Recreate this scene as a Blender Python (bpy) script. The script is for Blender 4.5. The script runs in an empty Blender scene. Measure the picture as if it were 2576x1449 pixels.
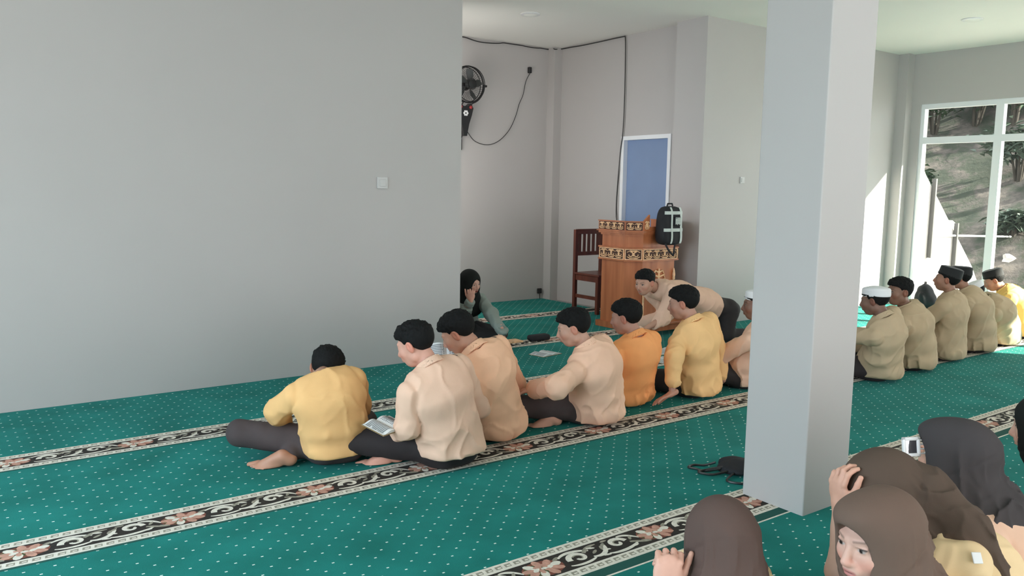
import bpy, bmesh, math, random
import numpy as np
from mathutils import Matrix, Vector

C = bpy.context.scene.collection
R_ = math.radians
rng = random.Random(7)

# ------------------------------------------------------------------ camera, world, sun, exposure
H_CAM = 1.4
cam_d = bpy.data.cameras.new('camera')
cam_d.sensor_width = 36.0
cam_d.lens = 2067.64 / 2576 * 36.0
cam_d.clip_start = 0.02
cam_d.clip_end = 200
cam = bpy.data.objects.new('camera', cam_d)
C.objects.link(cam)
CR = np.array([0.80825506, -0.5886106, 0.01616509])      # right
CD = np.array([-0.05706283, -0.10562078, -0.99276789])   # down
CF = np.array([0.58606108, 0.80148725, -0.11895632])     # forward
cam.matrix_world = Matrix((
    (CR[0], -CD[0], -CF[0], 0.0),
    (CR[1], -CD[1], -CF[1], 0.0),
    (CR[2], -CD[2], -CF[2], H_CAM),
    (0, 0, 0, 1)))
sc = bpy.context.scene
sc.camera = cam
sc.view_settings.view_transform = 'Standard'
sc.view_settings.look = 'None'
sc.view_settings.gamma = 1.0
sc.view_settings.use_curve_mapping = False
sc.view_settings.exposure = 0.0
try:
    sc.cycles.max_bounces = 10
    sc.cycles.diffuse_bounces = 6
    sc.cycles.transparent_max_bounces = 16
    sc.cycles.use_denoising = True
    sc.cycles.sample_clamp_indirect = 6.0
    sc.cycles.caustics_reflective = False
    sc.cycles.caustics_refractive = False
except Exception:
    pass

w = bpy.data.worlds.new('sky')
sc.world = w
w.use_nodes = True
bg = w.node_tree.nodes['Background']
bg.inputs[0].default_value = (0.95, 0.97, 1.0, 1)
bg.inputs[1].default_value = 4.8

sun_d = bpy.data.lights.new('sun', 'SUN')
sun_d.energy = 34.0
sun_d.angle = R_(0.8)
sun_d.color = (1.0, 0.93, 0.80)
sun = bpy.data.objects.new('sun', sun_d)
C.objects.link(sun)
sun.rotation_euler = Vector((-1.0, 1.3, -0.75)).to_track_quat('-Z', 'Y').to_euler()


def area(name, loc, direction, sx, sy, power, color, spread=180):
    d = bpy.data.lights.new(name, 'AREA')
    d.shape = 'RECTANGLE'
    d.size, d.size_y = sx, sy
    d.energy = power
    d.color = color
    d.spread = R_(spread)
    o = bpy.data.objects.new(name, d)
    C.objects.link(o)
    o.location = loc
    o.rotation_euler = Vector(direction).to_track_quat('-Z', 'Y').to_euler()
    return o


# daylight entering through the openings of the left wall and the rear wall, plus an added fill lamp in the alcove
area('daylight_left', (-2.72, 2.4, 1.5), (1, 0.1, -0.85), 4.6, 2.0, 78, (0.48, 0.79, 1.0), 112)
area('daylight_rear', (3.6, -2.72, 1.45), (0, 1, 0.08), 8.0, 2.2, 37, (1.0, 0.93, 0.86))
area('alcove_fill', (3.76, 7.2, 1.7), (0.55, 1, 0.05), 1.3, 1.4, 30, (1.0, 0.97, 0.93))  # fill lamp added to brighten the alcove, no known source there
# the glazed right wall guides the sampling of the sky
pt = area('sky_portal', (10.50, 2.7, 1.27), (-1, 0, 0), 5.6, 2.5, 1, (1, 1, 1))
pt.data.cycles.is_portal = True


# ------------------------------------------------------------------ projection helpers (pixel of the 2576x1449 frame -> place)
def ray(x, y):
    return CR * ((x - 1288) / 2067.64) + CD * ((y - 724.5) / 2067.64) + CF


def fl(x, y, z=0.0):
    d = ray(x, y)
    t = (z - H_CAM) / d[2]
    return np.array([d[0] * t, d[1] * t, z])


def at_depth(x, y, c):
    return ray(x, y) * c + np.array([0, 0, H_CAM])


def depth_of(p):
    return float(CF @ (np.asarray(p, float) - np.array([0, 0, H_CAM])))


# ------------------------------------------------------------------ materials
def s2l(c):
    c = [v / 255.0 for v in c]
    return tuple([(v / 12.92 if v <= 0.04045 else ((v + 0.055) / 1.055) ** 2.4) for v in c])


def mat(name, col, rough=0.6, metal=0.0, noise=0.0, nscale=8.0, bump=0.0, bscale=60.0, sheen=0.0, spec=0.5,
        attr=None, emit=None, alpha=None):
    m = bpy.data.materials.new(name)
    m.use_nodes = True
    nt = m.node_tree
    b = nt.nodes['Principled BSDF']
    b.inputs['Base Color'].default_value = (*col, 1)
    b.inputs['Roughness'].default_value = rough
    b.inputs['Metallic'].default_value = metal
    b.inputs['Specular IOR Level'].default_value = spec
    if sheen:
        b.inputs['Sheen Weight'].default_value = sheen
        b.inputs['Sheen Roughness'].default_value = 0.5
    tc = nt.nodes.new('ShaderNodeTexCoord')
    src = None
    if attr:
        a = nt.nodes.new('ShaderNodeAttribute')
        a.attribute_name = attr
        src = a.outputs['Color']
        nt.links.new(src, b.inputs['Base Color'])
    if noise:
        n = nt.nodes.new('ShaderNodeTexNoise')
        n.inputs['Scale'].default_value = nscale
        n.inputs['Detail'].default_value = 4
        nt.links.new(tc.outputs['Object'], n.inputs['Vector'])
        mr = nt.nodes.new('ShaderNodeMapRange')
        mr.inputs['From Min'].default_value = 0.3
        mr.inputs['From Max'].default_value = 0.7
        mr.inputs['To Min'].default_value = 1 - noise
        mr.inputs['To Max'].default_value = 1 + noise
        nt.links.new(n.outputs['Fac'], mr.inputs['Value'])
        mx = nt.nodes.new('ShaderNodeVectorMath')
        mx.operation = 'SCALE'
        if src is not None:
            nt.links.new(src, mx.inputs[0])
        else:
            mx.inputs[0].default_value = col
        nt.links.new(mr.outputs['Result'], mx.inputs['Scale'])
        nt.links.new(mx.outputs['Vector'], b.inputs['Base Color'])
    if bump:
        n2 = nt.nodes.new('ShaderNodeTexNoise')
        n2.inputs['Scale'].default_value = bscale
        n2.inputs['Detail'].default_value = 3
        nt.links.new(tc.outputs['Object'], n2.inputs['Vector'])
        bp = nt.nodes.new('ShaderNodeBump')
        bp.inputs['Strength'].default_value = bump
        bp.inputs['Distance'].default_value = 0.004
        nt.links.new(n2.outputs['Fac'], bp.inputs['Height'])
        nt.links.new(bp.outputs['Normal'], b.inputs['Normal'])
    return m


M = {}
M['wall'] = mat('wall_paint', (0.47, 0.447, 0.435), 0.55, noise=0.015, nscale=1.5, bump=0.05, bscale=40)
M['ceiling'] = mat('ceiling_paint', (0.88, 0.86, 0.81), 0.6, noise=0.01, nscale=1.2)
M['frame'] = mat('white_aluminium', (0.82, 0.83, 0.85), 0.35)
M['floor'] = mat('cement_floor', (0.30, 0.30, 0.29), 0.8, noise=0.1)
M['door'] = mat('blue_grey_door', (0.20, 0.28, 0.45), 0.5, noise=0.05, nscale=2)
M['black'] = mat('black_plastic', (0.012, 0.012, 0.013), 0.4)
M['blackcloth'] = mat('black_cloth', (0.014, 0.014, 0.017), 0.85, noise=0.2, bump=0.2)
M['white'] = mat('white_plastic', (0.78, 0.78, 0.78), 0.35)
M['switch'] = mat('switch_plastic', (0.56, 0.55, 0.54), 0.4)
M['paper'] = mat('paper', (0.75, 0.76, 0.76), 0.7)
M['cover'] = mat('book_cover', (0.25, 0.17, 0.08), 0.5)
M['ink'] = mat('printed_text', (0.20, 0.22, 0.24), 0.8)
M['skin'] = mat('skin', (0.5, 0.3, 0.2), 0.5, attr='Col', noise=0.05, nscale=25, spec=0.35)
M['hair'] = mat('black_hair', (0.005, 0.005, 0.005), 0.75, spec=0.2, noise=0.3, nscale=60, bump=0.5, bscale=120)
M['trousers'] = mat('dark_trousers', (0.022, 0.016, 0.017), 0.85, noise=0.15, bump=0.15)
M['trousers_brown'] = mat('dark_brown_trousers', (0.060, 0.043, 0.043), 0.85, noise=0.15, bump=0.15)
M['tanwood'] = mat('carved_light_wood', (0.80, 0.50, 0.28), 0.5, noise=0.25, nscale=30)


def wood(name, c1, c2, rough=0.35, scale=(1, 1, 0.08), ns=14):
    m = bpy.data.materials.new(name)
    m.use_nodes = True
    nt = m.node_tree
    b = nt.nodes['Principled BSDF']
    b.inputs['Roughness'].default_value = rough
    tc = nt.nodes.new('ShaderNodeTexCoord')
    mp = nt.nodes.new('ShaderNodeMapping')
    mp.inputs['Scale'].default_value = scale
    n = nt.nodes.new('ShaderNodeTexNoise')
    n.inputs['Scale'].default_value = ns
    n.inputs['Detail'].default_value = 6
    cr = nt.nodes.new('ShaderNodeValToRGB')
    cr.color_ramp.elements[0].position = 0.3
    cr.color_ramp.elements[1].position = 0.7
    cr.color_ramp.elements[0].color = (*c1, 1)
    cr.color_ramp.elements[1].color = (*c2, 1)
    nt.links.new(tc.outputs['Object'], mp.inputs['Vector'])
    nt.links.new(mp.outputs['Vector'], n.inputs['Vector'])
    nt.links.new(n.outputs['Fac'], cr.inputs['Fac'])
    nt.links.new(cr.outputs['Color'], b.inputs['Base Color'])
    return m


M['podium'] = wood('varnished_teak', (0.32, 0.095, 0.035), (0.50, 0.175, 0.070))
M['chairwood'] = wood('red_brown_wood', (0.085, 0.018, 0.010), (0.15, 0.035, 0.018))


def glass_mat():
    m = bpy.data.materials.new('window_glass')
    m.use_nodes = True
    nt = m.node_tree
    nt.nodes.remove(nt.nodes['Principled BSDF'])
    out = nt.nodes['Material Output']
    t = nt.nodes.new('ShaderNodeBsdfTransparent')
    t.inputs[0].default_value = (0.93, 0.96, 0.95, 1)
    g = nt.nodes.new('ShaderNodeBsdfGlossy')
    g.inputs['Roughness'].default_value = 0.02
    lw = nt.nodes.new('ShaderNodeLayerWeight')
    lw.inputs['Blend'].default_value = 0.5
    pw = nt.nodes.new('ShaderNodeMath')
    pw.operation = 'POWER'
    pw.inputs[1].default_value = 4.0
    nt.links.new(lw.outputs['Facing'], pw.inputs[0])
    fr = nt.nodes.new('ShaderNodeMath')
    fr.operation = 'MULTIPLY_ADD'
    fr.inputs[1].default_value = 0.5
    fr.inputs[2].default_value = 0.03
    nt.links.new(pw.outputs[0], fr.inputs[0])
    mx = nt.nodes.new('ShaderNodeMixShader')
    nt.links.new(fr.outputs[0], mx.inputs[0])
    nt.links.new(t.outputs[0], mx.inputs[1])
    nt.links.new(g.outputs[0], mx.inputs[2])
    nt.links.new(mx.outputs[0], out.inputs[0])
    return m


M['glass'] = glass_mat()


def carpet_mat():
    m = bpy.data.materials.new('green_carpet_with_dots')
    m.use_nodes = True
    nt = m.node_tree
    L = nt.links.new
    b = nt.nodes['Principled BSDF']
    b.inputs['Roughness'].default_value = 0.9
    b.inputs['Sheen Weight'].default_value = 0.06
    b.inputs['Specular IOR Level'].default_value = 0.12
    b.inputs['Sheen Roughness'].default_value = 0.4
    b.inputs['Sheen Tint'].default_value = (0.5, 0.9, 1.0, 1)
    tc = nt.nodes.new('ShaderNodeTexCoord')
    sp = nt.nodes.new('ShaderNodeSeparateXYZ')
    L(tc.outputs['Object'], sp.inputs[0])

    def mth(op, a, bb=None, c=None):
        n = nt.nodes.new('ShaderNodeMath')
        n.operation = op
        for i, v in enumerate((a, bb, c)):
            if v is None:
                continue
            if isinstance(v, (int, float)):
                n.inputs[i].default_value = v
            else:
                L(v, n.inputs[i])
        return n.outputs[0]

    def lat(ox, oy):
        fx = mth('ABSOLUTE', mth('SUBTRACT', mth('FRACT', mth('DIVIDE', mth('SUBTRACT', sp.outputs[0], ox), 0.1)), 0.5))
        fy = mth('ABSOLUTE', mth('SUBTRACT', mth('FRACT', mth('DIVIDE', mth('SUBTRACT', sp.outputs[1], oy), 0.1)), 0.5))
        # dash laid square to the rows' diagonal, as woven
        a = mth('LESS_THAN', fx, 0.050)
        c = mth('LESS_THAN', fy, 0.034)
        return mth('MULTIPLY', a, c)
    dots = mth('MAXIMUM', lat(0.005 - 0.05, 0.055 - 0.05), lat(0.005, 0.055))
    n1 = nt.nodes.new('ShaderNodeTexNoise')
    n1.inputs['Scale'].default_value = 3.0
    n1.inputs['Detail'].default_value = 5
    L(tc.outputs['Object'], n1.inputs['Vector'])
    n2 = nt.nodes.new('ShaderNodeTexNoise')
    n2.inputs['Scale'].default_value = 260.0
    L(tc.outputs['Object'], n2.inputs['Vector'])
    cr = nt.nodes.new('ShaderNodeValToRGB')
    cr.color_ramp.elements[0].position = 0.32
    cr.color_ramp.elements[1].position = 0.68
    cr.color_ramp.elements[0].color = (0.006, 0.146, 0.120, 1)
    cr.color_ramp.elements[1].color = (0.012, 0.214, 0.184, 1)
    L(n1.outputs['Fac'], cr.inputs['Fac'])
    mr = nt.nodes.new('ShaderNodeMapRange')
    mr.inputs['To Min'].default_value = 0.75
    mr.inputs['To Max'].default_value = 1.25
    L(n2.outputs['Fac'], mr.inputs['Value'])
    sc_ = nt.nodes.new('ShaderNodeVectorMath')
    sc_.operation = 'SCALE'
    L(cr.outputs['Color'], sc_.inputs[0])
    L(mr.outputs['Result'], sc_.inputs['Scale'])
    mx = nt.nodes.new('ShaderNodeMix')
    mx.data_type = 'RGBA'
    L(dots, mx.inputs[0])
    L(sc_.outputs['Vector'], mx.inputs[6])
    mx.inputs[7].default_value = (0.75, 0.85, 0.78, 1)
    L(mx.outputs[2], b.inputs['Base Color'])
    bp = nt.nodes.new('ShaderNodeBump')
    bp.inputs['Strength'].default_value = 0.4
    bp.inputs['Distance'].default_value = 0.003
    L(n2.outputs['Fac'], bp.inputs['Height'])
    L(bp.outputs['Normal'], b.inputs['Normal'])
    return m


M['carpet'] = carpet_mat()
M['band_dark'] = mat('border_ground', (0.020, 0.014, 0.010), 0.95, noise=0.4, nscale=40)
M['band_cream'] = mat('border_cream', (0.72, 0.66, 0.57), 0.95, noise=0.12, nscale=60)
M['band_grey'] = mat('border_taupe', (0.30, 0.27, 0.21), 0.95, noise=0.2, nscale=60)
M['band_pink'] = mat('border_rose', (0.52, 0.27, 0.20), 0.95, noise=0.2, nscale=40)
M['band_red'] = mat('border_maroon', (0.19, 0.055, 0.035), 0.95)
M['band_green'] = mat('border_edge_green', (0.005, 0.075, 0.060), 0.95)
M['band_olive'] = mat('border_olive', (0.06, 0.07, 0.02), 0.95)


# ------------------------------------------------------------------ object helpers
def link(o, parent=None, label=None, cat=None, group=None, kind=None):
    C.objects.link(o)
    if parent is not None:
        o.parent = parent
    if label:
        o['label'] = label
    if cat:
        o['category'] = cat
    if group:
        o['group'] = group
    if kind:
        o['kind'] = kind
    return o


def mesh_np(name, V, F, mats, midx=None, smooth=False, col=None):
    me = bpy.data.meshes.new(name)
    V = np.asarray(V, np.float32)
    if isinstance(F, np.ndarray) and F.ndim == 2:
        n, k = F.shape
        me.vertices.add(len(V))
        me.vertices.foreach_set('co', V.ravel())
        me.loops.add(n * k)
        me.loops.foreach_set('vertex_index', F.ravel().astype(np.int32))
        me.polygons.add(n)
        me.polygons.foreach_set('loop_start', (np.arange(n) * k).astype(np.int32))
        me.update(calc_edges=True)
    else:
        me.from_pydata([tuple(v) for v in V], [], [tuple(f) for f in F])
    for m in (mats if isinstance(mats, (list, tuple)) else [mats]):
        me.materials.append(m)
    if midx is not None:
        me.polygons.foreach_set('material_index', np.asarray(midx, np.int32))
    if smooth:
        me.polygons.foreach_set('use_smooth', np.ones(len(me.polygons), bool))
    if col is not None:
        a = me.color_attributes.new('Col', 'FLOAT_COLOR', 'POINT')
        a.data.foreach_set('color', np.concatenate([col, np.ones((len(col), 1))], 1).astype(np.float32).ravel())
    me.update()
    return bpy.data.objects.new(name, me)


class MB:
    """collects shapes for one mesh"""

    def __init__(s):
        s.v, s.f, s.m = [], [], []

    def add(s, V, F, mi=0):
        n = len(s.v)
        s.v += [tuple(map(float, p)) for p in V]
        s.f += [tuple(int(i) + n for i in f) for f in F]
        s.m += [mi] * len(F)
        return s

    def box(s, x0, x1, y0, y1, z0, z1, mi=0, T=None):
        V = [(x, y, z) for x in (x0, x1) for y in (y0, y1) for z in (z0, z1)]
        if T is not None:
            V = [T(v) for v in V]
        F = [(0, 1, 3, 2), (4, 6, 7, 5), (0, 4, 5, 1), (2, 3, 7, 6), (0, 2, 6, 4), (1, 5, 7, 3)]
        return s.add(V, F, mi)

    def bbox(s, x0, x1, y0, y1, z0, z1, b=0.01, mi=0, T=None):
        """bevelled box"""
        bm = bmesh.new()
        bmesh.ops.create_cube(bm, size=1)
        for v in bm.verts:
            v.co = ((x0 + x1) / 2 + v.co.x * (x1 - x0), (y0 + y1) / 2 + v.co.y * (y1 - y0), (z0 + z1) / 2 + v.co.z * (z1 - z0))
        bmesh.ops.bevel(bm, geom=list(bm.edges), offset=b, segments=3, affect='EDGES', profile=0.5)
        V = [tuple(v.co) for v in bm.verts]
        if T is not None:
            V = [T(v) for v in V]
        F = [[v.index for v in f.verts] for f in bm.faces]
        bm.verts.index_update()
        F = [[v.index for v in f.verts] for f in bm.faces]
        bm.free()
        return s.add(V, F, mi)

    def prism(s, poly, z0, z1, mi=0, T=None, top_scale=None):
        n = len(poly)
        V = [(x, y, z0) for x, y in poly] + [(x, y, z1) for x, y in (top_scale or poly)]
        if T is not None:
            V = [T(v) for v in V]
        F = [tuple(reversed(range(n))), tuple(range(n, 2 * n))] + [(i, (i + 1) % n, n + (i + 1) % n, n + i) for i in range(n)]
        return s.add(V, F, mi)

    def tube(s, pts, r, n=8, mi=0, close=False):
        pts = [np.asarray(p, float) for p in pts]
        k = len(pts)
        rs = r if isinstance(r, (list, tuple)) else [r] * k
        V, F = [], []
        up = np.array([0, 0, 1.0])
        prev = None
        for i, p in enumerate(pts):
            if close:
                t = pts[(i + 1) % k] - pts[i - 1]
            else:
                t = pts[min(i + 1, k - 1)] - pts[max(i - 1, 0)]
            t = t / (np.linalg.norm(t) + 1e-12)
            if prev is None:
                a = np.cross(t, up)
                if np.linalg.norm(a) < 0.1:
                    a = np.cross(t, np.array([1.0, 0, 0]))
            else:
                a = prev - t * (prev @ t)
            a /= np.linalg.norm(a)
            prev = a
            b = np.cross(t, a)
            for j in range(n):
                an = 2 * math.pi * j / n
                V.append(p + rs[i] * (math.cos(an) * a + math.sin(an) * b))
        for i in range(k if close else k - 1):
            for j in range(n):
                i2 = (i + 1) % k
                F.append((i * n + j, i * n + (j + 1) % n, i2 * n + (j + 1) % n, i2 * n + j))
        if not close:
            F.append(tuple(range(n - 1, -1, -1)))
            F.append(tuple(range((k - 1) * n, k * n)))
        return s.add(V, F, mi)

    def lathe(s, prof, c=(0, 0, 0), n=24, mi=0, T=None):
        V, F = [], []
        for r, z in prof:
            for j in range(n):
                a = 2 * math.pi * j / n
                V.append((c[0] + r * math.cos(a), c[1] + r * math.sin(a), c[2] + z))
        if T is not None:
            V = [T(v) for v in V]
        for i in range(len(prof) - 1):
            for j in range(n):
                F.append((i * n + j, i * n + (j + 1) % n, (i + 1) * n + (j + 1) % n, (i + 1) * n + j))
        F.append(tuple(range(n - 1, -1, -1)))
        F.append(tuple(range((len(prof) - 1) * n, len(prof) * n)))
        return s.add(V, F, mi)

    def build(s, name, mats, parent=None, smooth=False, **kw):
        me = bpy.data.meshes.new(name)
        me.from_pydata(s.v, [], s.f)
        for m in (mats if isinstance(mats, (list, tuple)) else [mats]):
            me.materials.append(m)
        me.polygons.foreach_set('material_index', s.m)
        if smooth:
            me.polygons.foreach_set('use_smooth', [True] * len(me.polygons))
            try:
                me.set_sharp_from_angle(angle=R_(40))
            except Exception:
                pass
        me.update()
        bm = bmesh.new()
        bm.from_mesh(me)
        bmesh.ops.recalc_face_normals(bm, faces=bm.faces)
        bm.to_mesh(me)
        bm.free()
        o = bpy.data.objects.new(name, me)
        return link(o, parent, **kw)


def empty(name, loc, rz=0.0, **kw):
    o = bpy.data.objects.new(name, None)
    o.empty_display_size = 0.1
    o.location = loc
    o.rotation_euler = (0, 0, rz)
    return link(o, **kw)


# ------------------------------------------------------------------ the room
CEIL = 3.17
YF = 5.754           # front wall plane
XR = 10.35           # right wall plane
XM0, XM1, YM = 3.67, 6.72, 8.345     # mihrab recess


def struct(name, b, m, **kw):
    return b.build(name, m, kind='structure', **kw)


struct('floor', MB().box(-2.95, XR + 0.2, -2.95, YM + 0.2, -0.16, -0.013), M['floor'])
struct('ceiling', MB().box(-2.95, XR + 0.2, -2.95, YM + 0.2, CEIL, CEIL + 0.15), M['ceiling'])
struct('wall_front_left', MB().box(-2.95, XM0, YF, YF + 0.25, -0.013, CEIL), M['wall'])
struct('wall_front_right', MB().box(6.60, XR + 0.2, YF, 6.17, -0.013, CEIL), M['wall'])
struct('wall_alcove_left', MB().box(XM0 - 0.2, XM0, YF + 0.25, 6.4, -0.013, CEIL).box(XM0 - 0.2, XM0, 8.0, YM + 0.2, -0.013, CEIL)
       .box(XM0 - 0.2, XM0, 6.4, 8.0, -0.013, 0.95).box(XM0 - 0.2, XM0, 6.4, 8.0, 2.45, CEIL), M['wall'])  # unseen opening added in this wall to go with the alcove fill
struct('wall_alcove_back', MB().box(XM0, XM1 + 0.2, YM, YM + 0.2, -0.013, CEIL), M['wall'])
# alcove right wall with the doorway
DY0, DY1, DZ = 6.30, 7.075, 2.03
struct('wall_alcove_right', MB().box(XM1, XM1 + 0.2, 6.17, DY0, -0.013, CEIL).box(XM1, XM1 + 0.2, DY1, YM, -0.013, CEIL)
       .box(XM1, XM1 + 0.2, DY0, DY1, DZ, CEIL), M['wall'])
d1 = struct('door_1', MB().box(XM1 + 0.05, XM1 + 0.09, DY0 + 0.045, DY1 - 0.045, 0.0, DZ - 0.045), M['door'])
MB().box(XM1 - 0.012, XM1 + 0.12, DY0, DY0 + 0.045, 0, DZ).box(XM1 - 0.012, XM1 + 0.12, DY1 - 0.045, DY1, 0, DZ) \
    .box(XM1 - 0.012, XM1 + 0.12, DY0 + 0.045, DY1 - 0.045, DZ - 0.045, DZ).build('door_frame', M['frame'], d1)
MB().tube([(XM1 + 0.05, DY0 + 0.10, 1.02), (XM1 + 0.0, DY0 + 0.10, 1.02), (XM1 + 0.0, DY0 + 0.20, 1.02)], 0.009).build('door_handle', M['white'], d1, smooth=True)
struct('trim_1', MB().box(6.60, XM1, 8.20, YM, -0.013, CEIL), M['wall'])      # corner pier of the alcove
struct('trim_2', MB().box(10.21, XR, 5.62, YF, -0.013, CEIL), M['wall'])      # corner pier of the hall
struct('pillar', MB().bbox(3.08, 3.413, 2.03, 2.355, -0.013, CEIL, 0.006), M['wall'])

# rear and left walls with their window openings (behind and beside the camera)
struct('wall_left', MB().box(-2.95, -2.75, -2.95, 0.0, -0.013, CEIL).box(-2.95, -2.75, 4.8, YF, -0.013, CEIL)
       .box(-2.95, -2.75, 0.0, 4.8, 2.55, CEIL).box(-2.95, -2.75, 0.0, 4.8, -0.013, 0.4), M['wall'])
struct('wall_rear', MB().box(-2.75, -0.5, -2.95, -2.75, -0.013, CEIL).box(7.7, XR + 0.2, -2.95, -2.75, -0.013, CEIL)
       .box(-0.5, 7.7, -2.95, -2.75, 2.6, CEIL).box(-0.5, 7.7, -2.95, -2.75, -0.013, 0.3), M['wall'])
# right wall: glazed bays
GY1, GY0, GZ = 5.50, -0.10, 2.545
PW = (GY1 - GY0) / 6
struct('wall_right', MB().box(XR, XR + 0.2, GY1, YF, -0.013, CEIL).box(XR, XR + 0.2, -2.95, GY0, -0.013, CEIL)
       .box(XR, XR + 0.2, GY0, GY1, GZ, CEIL), M['wall'])
fw = 0.045
for i in range(6):
    y1 = GY1 - i * PW
    y0 = y1 - PW
    b = MB()
    b.box(XR + 0.02, XR + 0.10, y0, y0 + fw, 0, GZ).box(XR + 0.02, XR + 0.10, y1 - fw, y1, 0, GZ)
    for za, zb in ((0, 0.07), (2.055, 2.135), (GZ - 0.06, GZ)):
        b.box(XR + 0.02, XR + 0.10, y0 + fw, y1 - fw, za, zb)
    o = struct('window_%d' % (i + 1), b, M['frame'])
    g = MB().box(XR + 0.055, XR + 0.061, y0 + fw, y1 - fw, 0.07, 2.055).box(XR + 0.055, XR + 0.061, y0 + fw, y1 - fw, 2.135, GZ - 0.06)
    g.build('glass_pane', M['glass'], o)
# eave over the glazed side
struct('trim_3', MB().box(XR + 0.2, XR + 1.50, -3.2, 6.3, 2.98, 3.12), M['wall'])

# unseen roof added to keep direct sun out of the rear openings
struct('rear_sun_block', MB().box(-3.0, XR + 0.2, -7.5, -2.95, 2.72, 2.85), M['wall'])

# switches and ceiling lights
for x, z, lab, s in ((2.95, 1.435, 'small white wall switch on the broad wall at left', 0.045),
                     (7.245, 1.54, 'small white wall switch on the bright wall between the two columns', 0.035)):
    r = empty('light_switch', (x, YF, z), label=lab, cat='switch')
    MB().bbox(-s, s, -0.012, 0.0, -s, s, 0.004).build('plate', M['switch'], r)
    MB().bbox(-s * 0.55, s * 0.55, -0.018, -0.010, -s * 0.6, s * 0.6, 0.003).build('rocker', M['switch'], r)
for (x, y), lab in (((5.19, 6.86), 'unlit round ceiling light above the alcove entrance'),
                    ((8.71, 4.17), 'unlit round ceiling light above the boys by the window')):
    r = empty('ceiling_light', (x, y, CEIL), label=lab, cat='ceiling light')
    MB().lathe([(0.10, 0.0), (0.10, -0.008), (0.085, -0.014)]).build('rim', M['white'], r, smooth=True)
    MB().lathe([(0.08, -0.010), (0.05, -0.022), (0.01, -0.026)]).build('diffuser', M['ceiling'], r, smooth=True)


# ------------------------------------------------------------------ carpets with woven border bands
def ribbon(pts, ws):
    pts = np.array(pts, float)
    t = np.gradient(pts, axis=0)
    t /= np.linalg.norm(t, axis=1)[:, None] + 1e-9
    nrm = np.stack([-t[:, 1], t[:, 0]], 1)
    ws = np.array(ws)[:, None] / 2 * 1.3
    A, B = pts + nrm * ws, pts - nrm * ws
    n = len(pts)
    V = np.concatenate([A, B])
    F = [(i, i + 1, n + i + 1, n + i) for i in range(n - 1)]
    return V, F


def ell(cx, cy, rx, ry, a=0.0, n=10):
    th = np.arange(n) * 2 * math.pi / n
    x, y = rx * np.cos(th), ry * np.sin(th)
    return np.stack([cx + x * math.cos(a) - y * math.sin(a), cy + x * math.sin(a) + y * math.cos(a)], 1), [tuple(range(n))]


def spiral(cx, cy, r0, r1, a0, a1, w0, w1, n=16, sq=1.0):
    s = np.linspace(0, 1, n)
    a = a0 + (a1 - a0) * s
    r = r0 + (r1 - r0) * s
    w_ = w0 + (w1 - w0) * s
    return ribbon(np.stack([cx + r * np.cos(a), cy + sq * r * np.sin(a)], 1), w_)


def wavy(p0, p1, p2, p3, w0, w1, w2, n=12):
    t = np.linspace(0, 1, n)[:, None]
    P = ((1 - t) ** 3) * np.array(p0) + 3 * t * (1 - t) ** 2 * np.array(p1) + 3 * t * t * (1 - t) * np.array(p2) + t ** 3 * np.array(p3)
    tt = t[:, 0]
    return ribbon(P, w0 * (1 - tt) ** 2 + 2 * w1 * tt * (1 - tt) + w2 * tt ** 2)


PER = 0.585


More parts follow.
